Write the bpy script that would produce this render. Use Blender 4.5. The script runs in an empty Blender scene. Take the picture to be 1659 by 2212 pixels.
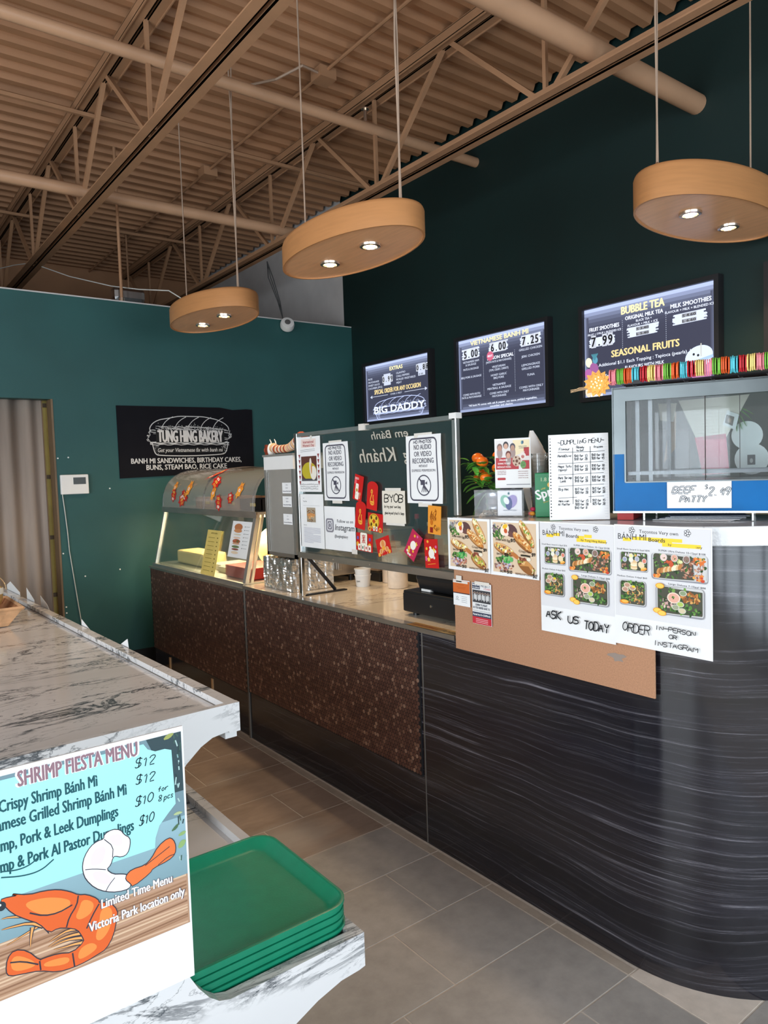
import bpy, bmesh, math, random
from mathutils import Vector, Matrix
rnd = random.Random(7)
R_ = math.radians
COL = bpy.context.scene.collection
SC = bpy.context.scene

# ---------------------------------------------------------------- camera
cd = bpy.data.cameras.new('camera'); cam = bpy.data.objects.new('camera', cd); COL.objects.link(cam)
cam.matrix_world = Matrix(((0.79598063, 0.05997246, -0.60234387, 0),
                           (-0.60446826, 0.02591667, -0.79620754, 0),
                           (-0.03213978, 0.99786353, 0.05688062, 1.55),
                           (0, 0, 0, 1)))
cd.sensor_fit = 'VERTICAL'; cd.sensor_height = 36.0; cd.lens = 36.0 * 1566.813 / 2212.0
cd.clip_start = 0.02; cd.clip_end = 60
SC.camera = cam

# ---------------------------------------------------------------- world, daylight, exposure
w = bpy.data.worlds.new('world'); SC.world = w; w.use_nodes = True
bg = w.node_tree.nodes['Background']; bg.inputs[0].default_value = (0.72, 0.86, 1.0, 1); bg.inputs[1].default_value = 1.0
def area_light(name, loc, rot, sx, sy, energy, col):
    l = bpy.data.lights.new(name, 'AREA'); l.shape = 'RECTANGLE'; l.size = sx; l.size_y = sy; l.energy = energy; l.color = col
    o = bpy.data.objects.new(name, l); o.location = loc; o.rotation_euler = rot; COL.objects.link(o); return o
area_light('daylight_front_window', (0.6, -2.52, 1.55), (R_(90), 0, 0), 6.6, 2.5, 225, (0.80, 0.91, 1.0))
area_light('side_fill_light', (-3.42, 1.2, 1.5), (0, R_(-90), 0), 2.3, 4.6, 260, (0.84, 0.93, 1.0))  # added fill light, out of view; the left wall has no window
SC.view_settings.view_transform = 'Standard'
SC.view_settings.look = 'None'
SC.view_settings.exposure = 0.0
SC.view_settings.gamma = 1.0
SC.view_settings.use_curve_mapping = False
try:
    SC.cycles.max_bounces = 10; SC.cycles.transparent_max_bounces = 24
    SC.cycles.use_denoising = True
except Exception: pass

# ---------------------------------------------------------------- materials
def srgb(h):
    h = h.lstrip('#'); h = ''.join(x * 2 for x in h) if len(h) == 3 else h; c = [int(h[i:i+2], 16) / 255 for i in (0, 2, 4)]
    return tuple((x / 12.92 if x <= 0.04045 else ((x + 0.055) / 1.055) ** 2.4) for x in c)
MATS = {}
def mat(name, col, rough=0.6, metal=0.0, var=0.12, scale=6.0, bump=0.0, bscale=60.0, trans=0.0, alpha=None, emit=None, estr=0, spec=0.5, coat=0, stretch=(1, 1, 1), ior=1.45):
    m = bpy.data.materials.new(name); m.use_nodes = True; nt = m.node_tree; b = nt.nodes['Principled BSDF']
    c = srgb(col) if isinstance(col, str) else col
    b.inputs['Roughness'].default_value = rough; b.inputs['Metallic'].default_value = metal
    b.inputs['Specular IOR Level'].default_value = spec; b.inputs['IOR'].default_value = ior
    if coat: b.inputs['Coat Weight'].default_value = coat; b.inputs['Coat Roughness'].default_value = 0.08
    tc = nt.nodes.new('ShaderNodeTexCoord'); mp = nt.nodes.new('ShaderNodeMapping'); mp.inputs['Scale'].default_value = stretch
    nt.links.new(tc.outputs['Object'], mp.inputs[0])
    if var:
        n = nt.nodes.new('ShaderNodeTexNoise'); n.inputs['Scale'].default_value = scale; n.inputs['Detail'].default_value = 6
        nt.links.new(mp.outputs[0], n.inputs[0])
        r = nt.nodes.new('ShaderNodeValToRGB'); e = r.color_ramp.elements
        e[0].position = 0.3; e[1].position = 0.7
        e[0].color = (*[x * (1 - var) for x in c], 1); e[1].color = (*[min(1, x * (1 + var)) for x in c], 1)
        nt.links.new(n.outputs[0], r.inputs[0]); nt.links.new(r.outputs[0], b.inputs['Base Color'])
    else: b.inputs['Base Color'].default_value = (*c, 1)
    if bump:
        n2 = nt.nodes.new('ShaderNodeTexNoise'); n2.inputs['Scale'].default_value = bscale; n2.inputs['Detail'].default_value = 4
        nt.links.new(mp.outputs[0], n2.inputs[0])
        bp = nt.nodes.new('ShaderNodeBump'); bp.inputs['Strength'].default_value = bump; bp.inputs['Distance'].default_value = 0.01
        nt.links.new(n2.outputs[0], bp.inputs['Height']); nt.links.new(bp.outputs[0], b.inputs['Normal'])
    if trans: b.inputs['Transmission Weight'].default_value = trans
    if alpha is not None: b.inputs['Alpha'].default_value = alpha
    if emit:
        b.inputs['Emission Color'].default_value = (*(srgb(emit) if isinstance(emit, str) else emit), 1); b.inputs['Emission Strength'].default_value = estr
    MATS[name] = m; return m
def pane_mat(name, tint, gl_rough=0.03, refl=1.0, film=0.0, filmcol=(0.8, 0.8, 0.8)):
    m = bpy.data.materials.new(name); m.use_nodes = True; nt = m.node_tree; nt.nodes.clear()
    out = nt.nodes.new('ShaderNodeOutputMaterial'); tr = nt.nodes.new('ShaderNodeBsdfTransparent'); tr.inputs[0].default_value = (*tint, 1)
    gl = nt.nodes.new('ShaderNodeBsdfGlossy'); gl.inputs['Roughness'].default_value = gl_rough
    fr = nt.nodes.new('ShaderNodeFresnel'); fr.inputs[0].default_value = 1.5
    mu = nt.nodes.new('ShaderNodeMath'); mu.operation = 'MULTIPLY'; mu.inputs[1].default_value = refl
    nt.links.new(fr.outputs[0], mu.inputs[0])
    mx = nt.nodes.new('ShaderNodeMixShader'); nt.links.new(mu.outputs[0], mx.inputs[0]); nt.links.new(gl.outputs[0], mx.inputs[2])
    if film:
        df = nt.nodes.new('ShaderNodeBsdfDiffuse'); df.inputs[0].default_value = (*filmcol, 1)
        m2 = nt.nodes.new('ShaderNodeMixShader'); m2.inputs[0].default_value = film
        nt.links.new(tr.outputs[0], m2.inputs[1]); nt.links.new(df.outputs[0], m2.inputs[2]); nt.links.new(m2.outputs[0], mx.inputs[1])
    else: nt.links.new(tr.outputs[0], mx.inputs[1])
    nt.links.new(mx.outputs[0], out.inputs[0]); MATS[name] = m; return m
def attr_mat(name, rough=0.6, emit=0.0, metal=0.0, spec=0.4, base=1.0):
    m = bpy.data.materials.new(name); m.use_nodes = True; nt = m.node_tree; b = nt.nodes['Principled BSDF']
    a = nt.nodes.new('ShaderNodeAttribute'); a.attribute_name = 'Col'
    if base: nt.links.new(a.outputs['Color'], b.inputs['Base Color'])
    else: b.inputs['Base Color'].default_value = (0.01, 0.01, 0.012, 1)
    b.inputs['Roughness'].default_value = rough; b.inputs['Metallic'].default_value = metal; b.inputs['Specular IOR Level'].default_value = spec
    if emit: nt.links.new(a.outputs['Color'], b.inputs['Emission Color']); b.inputs['Emission Strength'].default_value = emit
    MATS[name] = m; return m
def ramp(nt, src, stops, interp='LINEAR'):
    r = nt.nodes.new('ShaderNodeValToRGB'); cr = r.color_ramp; cr.interpolation = interp
    while len(cr.elements) < len(stops): cr.elements.new(0.5)
    for e, (p, c) in zip(cr.elements, stops): e.position = p; e.color = (*c, 1) if len(c) == 3 else c
    nt.links.new(src, r.inputs[0]); return r.outputs[0]
def noise(nt, vec, scale, detail=5, rough=0.55, dist=0.0):
    n = nt.nodes.new('ShaderNodeTexNoise'); n.inputs['Scale'].default_value = scale; n.inputs['Detail'].default_value = detail
    n.inputs['Roughness'].default_value = rough; n.inputs['Distortion'].default_value = dist
    nt.links.new(vec, n.inputs[0]); return n.outputs[0]
def mapped(nt, scale=(1, 1, 1), rot=(0, 0, 0), src='Object'):
    tc = nt.nodes.new('ShaderNodeTexCoord'); mp = nt.nodes.new('ShaderNodeMapping'); mp.inputs['Scale'].default_value = scale; mp.inputs['Rotation'].default_value = rot
    nt.links.new(tc.outputs[src], mp.inputs[0]); return mp.outputs[0]
def mixc(nt, f, a, b_, mode='MIX'):
    m = nt.nodes.new('ShaderNodeMix'); m.data_type = 'RGBA'; m.blend_type = mode
    for i, v in ((0, f), (6, a), (7, b_)):
        if hasattr(v, 'is_output'): nt.links.new(v, m.inputs[i])
        elif i == 0: m.inputs[0].default_value = v
        else: m.inputs[i].default_value = (*v, 1)
    return m.outputs[2]
def marble(name, base, vein, rough=0.12):
    m = bpy.data.materials.new(name); m.use_nodes = True; nt = m.node_tree; b = nt.nodes['Principled BSDF']
    v = mapped(nt, (1.0, 3.2, 2.0), (0, 0, R_(-48)))
    n1 = noise(nt, v, 1.7, 9, 0.66, 0.9); n2 = noise(nt, v, 1.5, 3, 0.5, 0.3); n3 = noise(nt, v, 6.0, 8, 0.6, 1.0)
    W = (1, 1, 1); K = (0, 0, 0)
    ve = ramp(nt, n1, [(0.0, K), (0.478, K), (0.497, W), (0.505, W), (0.522, K), (1, K)])
    ms = ramp(nt, n2, [(0.0, K), (0.42, K), (0.53, W), (1, W)])
    ve2 = ramp(nt, n3, [(0.0, K), (0.490, K), (0.5, (0.8, 0.8, 0.8)), (0.510, K), (1, K)])
    a = mixc(nt, 1.0, ve, ms, 'MULTIPLY'); a2 = mixc(nt, 1.0, ve2, ms, 'MULTIPLY'); a = mixc(nt, 1.0, a, a2, 'ADD')
    cl = ramp(nt, n2, [(0.3, tuple(x * 0.9 for x in base)), (0.7, base)])
    nt.links.new(mixc(nt, a, cl, vein), b.inputs['Base Color']); b.inputs['Roughness'].default_value = rough
    MATS[name] = m
def laminate(name):
    m = bpy.data.materials.new(name); m.use_nodes = True; nt = m.node_tree; b = nt.nodes['Principled BSDF']
    tc = nt.nodes.new('ShaderNodeNewGeometry'); mp_ = nt.nodes.new('ShaderNodeMapping'); mp_.inputs['Scale'].default_value = (0.55, 0.55, 0.6); nt.links.new(tc.outputs['Position'], mp_.inputs[0])
    wn = noise(nt, mp_.outputs[0], 2.2, 2, 0.5)
    sx = nt.nodes.new('ShaderNodeSeparateXYZ'); nt.links.new(tc.outputs['Position'], sx.inputs[0])
    mu = nt.nodes.new('ShaderNodeMath'); mu.operation = 'MULTIPLY_ADD'; mu.inputs[1].default_value = 0.10; nt.links.new(wn, mu.inputs[0]); nt.links.new(sx.outputs[2], mu.inputs[2])
    cb = nt.nodes.new('ShaderNodeCombineXYZ'); nt.links.new(mu.outputs[0], cb.inputs[2])
    sc = nt.nodes.new('ShaderNodeMath'); sc.operation = 'MULTIPLY'; sc.inputs[1].default_value = 0.012
    ad = nt.nodes.new('ShaderNodeMath'); ad.operation = 'SUBTRACT'; nt.links.new(sx.outputs[0], ad.inputs[0]); nt.links.new(sx.outputs[1], ad.inputs[1])
    nt.links.new(ad.outputs[0], sc.inputs[0]); nt.links.new(sc.outputs[0], cb.inputs[0])
    n1 = noise(nt, cb.outputs[0], 70, 8, 0.8); n2 = noise(nt, cb.outputs[0], 7, 3, 0.6)
    s = ramp(nt, n1, [(0.0, (0.006, 0.006, 0.009)), (0.50, (0.013, 0.012, 0.018)), (0.57, (0.040, 0.038, 0.048)), (0.635, (0.18, 0.17, 0.195)), (0.74, (0.45, 0.43, 0.47))])
    k = ramp(nt, n2, [(0.35, (0.4, 0.4, 0.4)), (0.6, (1, 1, 1))])
    nt.links.new(mixc(nt, 1.0, s, k, 'MULTIPLY'), b.inputs['Base Color']); b.inputs['Roughness'].default_value = 0.13; b.inputs['Specular IOR Level'].default_value = 0.75
    MATS[name] = m
def tile_mat(name, c1, c2, c3=None, stretch=(1, 1, 1)):
    m = bpy.data.materials.new(name); m.use_nodes = True; nt = m.node_tree; b = nt.nodes['Principled BSDF']
    oi = nt.nodes.new('ShaderNodeObjectInfo'); tc = nt.nodes.new('ShaderNodeTexCoord')
    vm = nt.nodes.new('ShaderNodeVectorMath'); vm.operation = 'ADD'; nt.links.new(tc.outputs['Object'], vm.inputs[0]); nt.links.new(oi.outputs['Location'], vm.inputs[1])
    mp = nt.nodes.new('ShaderNodeMapping'); mp.inputs['Scale'].default_value = stretch; nt.links.new(vm.outputs[0], mp.inputs[0])
    n1 = noise(nt, mp.outputs[0], 2.4, 7, 0.6); n2 = noise(nt, mp.outputs[0], 16, 6, 0.65)
    a = ramp(nt, n1, [(0.3, c1), (0.7, c2)]); g = ramp(nt, n2, [(0.3, (0.86, 0.86, 0.86)), (0.7, (1.08, 1.08, 1.08))])
    o = mixc(nt, 1.0, a, g, 'MULTIPLY')
    if c3:
        n3 = noise(nt, mp.outputs[0], 1.3, 4, 0.5); k = ramp(nt, n3, [(0.5, (0, 0, 0)), (0.62, (0.7, 0.7, 0.7))]); o = mixc(nt, k, o, c3)
    nt.links.new(o, b.inputs['Base Color']); b.inputs['Roughness'].default_value = 0.42
    bp = nt.nodes.new('ShaderNodeBump'); bp.inputs['Strength'].default_value = 0.06; nt.links.new(n2, bp.inputs['Height']); nt.links.new(bp.outputs[0], b.inputs['Normal'])
    MATS[name] = m

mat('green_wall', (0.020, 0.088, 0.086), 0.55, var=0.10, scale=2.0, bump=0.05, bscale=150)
mat('green_shaded', (0.0018, 0.0175, 0.0165), 0.6, var=0.12, scale=2.0, bump=0.05, bscale=150)  # same green paint, darker: the shade on this wall is in its colour
mat('white_wall', (0.55, 0.53, 0.52), 0.8, var=0.05)
mat('shell_wall', (0.68, 0.66, 0.62), 0.8, var=0.05)
mat('deck_paint', (0.385, 0.195, 0.098), 0.6, var=0.10, scale=3)
mat('steel_paint', (0.38, 0.205, 0.11), 0.5, var=0.10, scale=5)
mat('pipe_paint', (0.48, 0.28, 0.165), 0.45, var=0.06, scale=5)
mat('sign_black', (0.008, 0.008, 0.011), 0.8, var=0.1, spec=0.15)
mat('grout', '#c4bbb0', 0.9, var=0.1, scale=40)
tile_mat('tile_grey', (0.325, 0.305, 0.28), (0.42, 0.395, 0.368))
tile_mat('tile_brown', (0.25, 0.185, 0.145), (0.38, 0.29, 0.235), (0.42, 0.385, 0.35), (0.6, 1.6, 1))
tile_mat('tile_tan', (0.38, 0.32, 0.26), (0.46, 0.40, 0.335))
tile_mat('tile_beige', (0.62, 0.54, 0.46), (0.70, 0.62, 0.54))
laminate('laminate')
marble('marble', (0.72, 0.71, 0.71), (0.10, 0.11, 0.12))
marble('marble_warm_lit', (0.76, 0.68, 0.57), (0.42, 0.36, 0.30))  # sparser veins; warm lamp light is mixed into the stone colour
marble('stone_white', (0.80, 0.80, 0.80), (0.55, 0.55, 0.56))
mat('tower_in', (0.50, 0.48, 0.44), 0.4, var=0.08)
mat('seam', '#6b6660', 0.7)
mat('black_body', (0.012, 0.012, 0.014), 0.5)
mat('dark_wood', '#2a211d', 0.6, var=0.2, stretch=(1, 1, 6))
mat('alu', (0.62, 0.62, 0.60), 0.32, 0.9, var=0.06, scale=12)
mat('chrome', (0.8, 0.8, 0.8), 0.12, 1.0, var=0.0)
mat('steel', (0.50, 0.47, 0.43), 0.28, 0.9, var=0.12, scale=5, stretch=(1, 1, 5))
mat('steel_blue', (0.11, 0.125, 0.13), 0.3, 0.7, var=0.15, scale=5)
mat('steel_dull', (0.42, 0.40, 0.37), 0.4, 0.6, var=0.12, scale=5)
mat('foil', (0.80, 0.79, 0.77), 0.3, 1.0, var=0.0, bump=0.3, bscale=18, stretch=(1, 1, .35))
mat('black_plastic', (0.012, 0.012, 0.013), 0.35, var=0.1, bump=0.03, bscale=300)
mat('grey_plastic', (0.12, 0.12, 0.12), 0.4)
mat('white_plastic', (0.78, 0.77, 0.75), 0.35, var=0.03)
mat('paper', (0.80, 0.80, 0.80), 0.75, var=0.03, scale=9)
mat('paper_cream', (0.72, 0.66, 0.56), 0.75, var=0.04)
mat('tape', (0.70, 0.66, 0.60), 0.35, var=0.05, scale=30)
mat('hardboard', (0.42, 0.215, 0.12), 0.75, var=0.12, scale=230, bump=0.08, bscale=300)
mat('veneer', (0.50, 0.23, 0.088), 0.38, var=0.06, scale=7, stretch=(1, 1, 12))
mat('veneer_glow', (0.80, 0.43, 0.22), 0.28, var=0.08, scale=5, stretch=(8, 1, 1))  # lighter veneer copy, with the bulbs' glow put into its colour
mat('cord', (0.42, 0.30, 0.22), 0.7)
mat('cable_white', (0.7, 0.7, 0.66), 0.5)
mat('cable_black', (0.01, 0.01, 0.01), 0.5)
mat('bulb', (1, 0.9, 0.7), 0.4, emit=(1.0, 0.74, 0.38), estr=45, var=0)
mat('ring', (0.75, 0.62, 0.5), 0.2, 0.9, var=0)
mat('curtain', (0.33, 0.265, 0.22), 0.85, var=0.2, scale=1.6, bump=0.1, bscale=120, stretch=(5, 5, 0.5))
mat('pine', (0.62, 0.38, 0.19), 0.5, var=0.18, scale=5, stretch=(4, 4, 0.8))
mat('jamb_brown', (0.17, 0.11, 0.06), 0.5, var=0.2, stretch=(3, 3, 0.6))
mat('tray_green', (0.004, 0.20, 0.105), 0.3, var=0.06, scale=30, bump=0.05, bscale=220)
mat('leaf', (0.13, 0.42, 0.06), 0.4, var=0.35, scale=25)
mat('orange', (0.90, 0.17, 0.012), 0.25, var=0.08, scale=20, bump=0.05, bscale=250)
mat('stem', (0.10, 0.13, 0.03), 0.6)
mat('basket', (0.62, 0.36, 0.19), 0.65, var=0.25, scale=14)
mat('basket_in', (0.36, 0.16, 0.07), 0.65, var=0.25, scale=14)
mat('gold', (0.80, 0.55, 0.22), 0.25, 0.6, var=0.05)
mat('blue_paint', (0.0, 0.115, 0.34), 0.4, var=0.10, scale=9, spec=0.2)
mat('red_card', (0.42, 0.02, 0.018), 0.5)
mat('yellow_sheet', (0.72, 0.56, 0.16), 0.6)
mat('yellow_bag', (0.80, 0.66, 0.33), 0.4, var=0.1, bump=0.5, bscale=14)
mat('case_lamp', (1, 0.9, 0.6), 0.5, emit=(1.0, 0.80, 0.42), estr=7, var=0)
mat('cardboard', (0.42, 0.26, 0.15), 0.8, var=0.12, scale=20)
mat('clear_wrap', (0.80, 0.68, 0.56), 0.3, var=0.08, scale=30, coat=0.6)
mat('leaf_dark', (0.07, 0.27, 0.035), 0.4, var=0.3, scale=25)
mat('carton_green', (0.004, 0.22, 0.075), 0.35, var=0.04)
mat('silver_pot', (0.62, 0.66, 0.70), 0.18, 0.75, var=0.1, bump=0.3, bscale=60)
mat('coins', (0.55, 0.48, 0.38), 0.3, 0.8, var=0.3, scale=60)
mat('lcd', (0.07, 0.08, 0.085), 0.3)
mat('pink_card', (0.72, 0.13, 0.20), 0.6, var=0.05)
mat('bag_white', (0.80, 0.80, 0.79), 0.5, var=0.04, bump=0.4, bscale=16)
mat('ketchup', (0.35, 0.02, 0.01), 0.3)
mat('bottle_dark', (0.03, 0.012, 0.012), 0.2)
mat('tub', (0.62, 0.66, 0.68), 0.4)
mat('bamboo', (0.50, 0.32, 0.16), 0.5)
mat('lotus', (0.80, 0.36, 0.05), 0.5, var=0.15, scale=30)
attr_mat('print', 0.6); attr_mat('print_gloss', 0.3); attr_mat('print_lit', 0.3, emit=1.45, base=0)
attr_mat('penny', 0.34, metal=0.55); attr_mat('folded', 0.6)
pane_mat('glass', (0.90, 0.94, 0.93), 0.02, 0.6, 0.012, (0.75, 0.8, 0.8))
pane_mat('acrylic', (0.95, 0.95, 0.96), 0.05, 0.32, 0.025, (0.8, 0.82, 0.84))
pane_mat('tower_glass', (0.9, 0.9, 0.88), 0.08, 0.5, 0.42, (0.50, 0.475, 0.43))  # grey film colour stands in for light inside the cabinet
pane_mat('hood', (0.93, 0.90, 0.86), 0.10, 1.2, 0.33, (0.60, 0.54, 0.48))  # cloudy film made stronger so its colour carries the warm light inside
pane_mat('cup_clear', (0.92, 0.94, 0.95), 0.06, 1.5, 0.12, (0.8, 0.85, 0.88))

# ---------------------------------------------------------------- object helpers
WL = {}
def reg(o, loc): WL[o.name] = Vector(loc)
def thing(name, label, cat, loc=(0, 0, 0), group=None):
    o = bpy.data.objects.new(name, None); o.empty_display_size = 0.1; COL.objects.link(o); o.location = loc; reg(o, loc)
    o['label'] = label; o['category'] = cat
    if group: o['group'] = group
    return o
def tag(o, label, cat, group=None):
    o['label'] = label; o['category'] = cat
    if group: o['group'] = group
    return o
def link(name, me, parent=None, loc=(0, 0, 0)):
    o = bpy.data.objects.new(name, me); COL.objects.link(o)
    if parent: o.parent = parent; o.location = Vector(loc) - WL[parent.name]
    else: o.location = loc
    reg(o, loc); return o
class MB:
    def __init__(s, M=None): s.v = []; s.f = []; s.M = M; s.fc = []
    def add(s, vs, fs, col=None):
        n = len(s.v)
        s.v += [tuple(s.M @ Vector(v)) if s.M else tuple(v) for v in vs]
        s.f += [tuple(i + n for i in f) for f in fs]; s.fc += [col] * len(fs); return s
    def box(s, x0, x1, y0, y1, z0, z1, col=None):
        return s.add([(x0, y0, z0), (x1, y0, z0), (x1, y1, z0), (x0, y1, z0), (x0, y0, z1), (x1, y0, z1), (x1, y1, z1), (x0, y1, z1)],
                     [(0, 3, 2, 1), (4, 5, 6, 7), (0, 1, 5, 4), (1, 2, 6, 5), (2, 3, 7, 6), (3, 0, 4, 7)], col)
    def tube(s, pts, r, n=8, r1=None, col=None, caps=True):
        pts = [Vector(p) for p in pts]; k = len(pts); rings = []
        for i, p in enumerate(pts):
            t = (pts[min(i + 1, k - 1)] - pts[max(i - 1, 0)]).normalized()
            a = t.cross(Vector((0, 0, 1))) if abs(t.z) < 0.95 else t.cross(Vector((1, 0, 0)))
            a.normalize(); b = t.cross(a); rr = r if r1 is None else r + (r1 - r) * i / (k - 1)
            rings.append([p + (a * math.cos(2 * math.pi * j / n) + b * math.sin(2 * math.pi * j / n)) * rr for j in range(n)])
        vs = [v for g in rings for v in g]; fs = []
        for i in range(k - 1):
            for j in range(n): fs.append((i * n + j, i * n + (j + 1) % n, (i + 1) * n + (j + 1) % n, (i + 1) * n + j))
        if caps: fs += [tuple(range(n)), tuple((k - 1) * n + j for j in range(n))][::1]
        return s.add(vs, fs, col)
    def cyl(s, p0, p1, r, n=16, r1=None, col=None): return s.tube([p0, p1], r, n, r1, col)
    def lathe(s, cx, cy, prof, n=24, sx=1, sy=1, caps=True, col=None):
        vs = []; fs = []; k = len(prof)
        for r, z in prof:
            for j in range(n): a = 2 * math.pi * j / n; vs.append((cx + r * math.cos(a) * sx, cy + r * math.sin(a) * sy, z))
        for i in range(k - 1):
            for j in range(n): fs.append((i * n + j, i * n + (j + 1) % n, (i + 1) * n + (j + 1) % n, (i + 1) * n + j))
        if caps: fs += [tuple(range(n))[::-1], tuple((k - 1) * n + j for j in range(n))]
        return s.add(vs, fs, col)
    def prism(s, poly, ax, a, b, col=None):
        n = len(poly)
        def P(u, v, t): return {'z': (u, v, t), 'x': (t, u, v), 'y': (u, t, v)}[ax]
        vs = [P(u, v, a) for u, v in poly] + [P(u, v, b) for u, v in poly]
        fs = [tuple(range(n))[::-1], tuple(range(n, 2 * n))] + [(i, (i + 1) % n, (i + 1) % n + n, i + n) for i in range(n)]
        return s.add(vs, fs, col)
    def sphere(s, c, r, n=12, m=8, sc=(1, 1, 1), col=None):
        vs = [(c[0], c[1], c[2] - r * sc[2])]; fs = []
        for i in range(1, m):
            a = math.pi * i / m - math.pi / 2
            for j in range(n): b = 2 * math.pi * j / n; vs.append((c[0] + r * math.cos(a) * math.cos(b) * sc[0], c[1] + r * math.cos(a) * math.sin(b) * sc[1], c[2] + r * math.sin(a) * sc[2]))
        vs.append((c[0], c[1], c[2] + r * sc[2])); L = len(vs) - 1
        for j in range(n):
            fs.append((0, 1 + (j + 1) % n, 1 + j)); fs.append((L, 1 + (m - 2) * n + j, 1 + (m - 2) * n + (j + 1) % n))
            for i in range(m - 2): a = 1 + i * n; fs.append((a + j, a + (j + 1) % n, a + n + (j + 1) % n, a + n + j))
        return s.add(vs, fs, col)
    def mesh(s, name, mt, off=(0, 0, 0), smooth=None, recalc=True):
        ox, oy, oz = off
        me = bpy.data.meshes.new(name); me.from_pydata([(x - ox, y - oy, z - oz) for x, y, z in s.v], [], s.f)
        if any(c is not None for c in s.fc):
            at = me.color_attributes.new('Col', 'FLOAT_COLOR', 'CORNER'); d = []
            for f, c in zip(s.f, s.fc): d += list((*(c or (1, 1, 1)), 1)) * len(f)
            at.data.foreach_set('color', d)
        if recalc:
            bm = bmesh.new(); bm.from_mesh(me); bmesh.ops.recalc_face_normals(bm, faces=bm.faces); bm.to_mesh(me); bm.free()
        me.materials.append(MATS[mt])
        if smooth is not None:
            me.polygons.foreach_set('use_smooth', [True] * len(me.polygons))
            try: me.set_sharp_from_angle(angle=R_(smooth))
            except Exception: pass
        return me
    def build(s, name, mt, parent=None, loc=None, smooth=None, bev=0, recalc=True):
        if loc is None: loc = WL[parent.name] if parent else (0, 0, 0)
        o = link(name, s.mesh(name, mt, loc, smooth, recalc), parent, loc)
        if bev:
            b = o.modifiers.new('edge', 'BEVEL'); b.width = bev; b.segments = 2; b.limit_method = 'ANGLE'
        return o
def structure(o): o['kind'] = 'structure'; return o
def frameM(origin, U, N):
    U = Vector(U).normalized(); N = Vector(N).normalized(); Z = Vector((0, 0, 1))
    m = Matrix.Identity(4)
    for i in range(3): m[i][0] = U[i]; m[i][1] = N[i]; m[i][2] = Z[i]; m[i][3] = origin[i]
    return m
def copy_tree(o, parent=None, loc=None):
    c = o.copy(); COL.objects.link(c)
    if parent: c.parent = parent
    if loc is not None: c.location = loc
    for ch in [x for x in bpy.data.objects if x.parent == o]: copy_tree(ch, c)
    return c
# ---------------------------------------------------------------- flat print: coloured shapes, lettering, handwriting
GL = {'A':'002850 1343','B':'00083857553404 3453513000','C':'5738170503113051','D':'0008385856523000','E':'58080050 0444','F':'580800 0444','G':'57381705031130515434','H':'0008 5058 0454','I':'2820','J':'5851301001','K':'0008 580450','L':'080050','M':'0008335850','N':'00085058','O':'280602203052563828','P':'00083857553404','Q':'280602203052563828 3250','R':'00083857553404 3450','S':'573818061444523010 01','T':'0858 3830','U':'080220305258','V':'083058','W':'0810354058','X':'0058 0850','Y':'083458 3430','Z':'08580050',
'0':'280602203052563828','1':'163830','2':'061848560050','3':'08582553401001','4':'40480353','5':'58080545534000','6':'4816031040524403','7':'085820','8':'3406184856340210405234','9':'55140628575530','$':'573818061444523010 01 3a3b','-':'0454','.':'2021','~':'04153354','&':'5016384604113053','/':'0058',"'":'3837','(':'38161230',')':'18363210',
'a':'442503104245 4540','b':'0800 0425533000','c':'4425031041','d':'4425031042 4840','e':'03434515031040','f':'48382620 0545','g':'4425031142 454a2c0b','h':'0800 04254340','i':'2520 2728','j':'353a1c 3738','k':'0800 450240','l':'2820','m':'0500 04152420 24455350','n':'0500 03254440','o':'250310304325','p':'050c 0425443000','r':'0500 032545','s':'442504412001','t':'2820 0545','u':'0501204145 4540','v':'052045','w':'0510244055','x':'0540 0045','y':'0520 451c','z':'05450040'}
GL['D'] = '0008 083856523000'; GL['B'] = '0008 083857553404 3453513000'; GL['P'] = '0008 083857553404'; GL['R'] = '0008 083857553404 3450'; GL['S'] = '57381806144452301001'; GL['$'] = '57381806144452301001 3930'
YV = {'a': -1, 'b': -2, 'c': -3, 'd': -2}
def gp(t): return [(int(t[i]), YV.get(t[i + 1], None) if t[i + 1] in YV else int(t[i + 1])) for i in range(0, len(t), 2)]
TXT = {}
def text_geo(s, bold=0.0, shear=0.0):
    k = (s, bold, shear)
    if k in TXT: return TXT[k]
    cu = bpy.data.curves.new('lettering', 'FONT'); cu.body = s; cu.size = 1.0; cu.offset = bold; cu.shear = shear; cu.resolution_u = 2; cu.fill_mode = 'BOTH'
    ob = bpy.data.objects.new('lettering', cu); COL.objects.link(ob)
    me = bpy.data.meshes.new_from_object(ob.evaluated_get(bpy.context.evaluated_depsgraph_get()))
    vs = [(v.co.x, v.co.y) for v in me.vertices]; fs = [tuple(p.vertices) for p in me.polygons]
    bpy.data.meshes.remove(me); bpy.data.objects.remove(ob); bpy.data.curves.remove(cu)
    xs = [v[0] for v in vs] or [0, 1]
    TXT[k] = (vs, fs, min(xs), max(xs)); return TXT[k]
CAP = max(v[1] for v in text_geo('H')[0])
def C(c): return srgb(c) if isinstance(c, str) else c
def chaikin(p, k=1, closed=False):
    for _ in range(k):
        q = [] if closed else [p[0]]; n = len(p)
        for i in range(n if closed else n - 1):
            a, b = p[i], p[(i + 1) % n]
            q.append((a[0] * .75 + b[0] * .25, a[1] * .75 + b[1] * .25)); q.append((a[0] * .25 + b[0] * .75, a[1] * .25 + b[1] * .75))
        if not closed: q.append(p[-1])
        p = q
    return p
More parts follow.
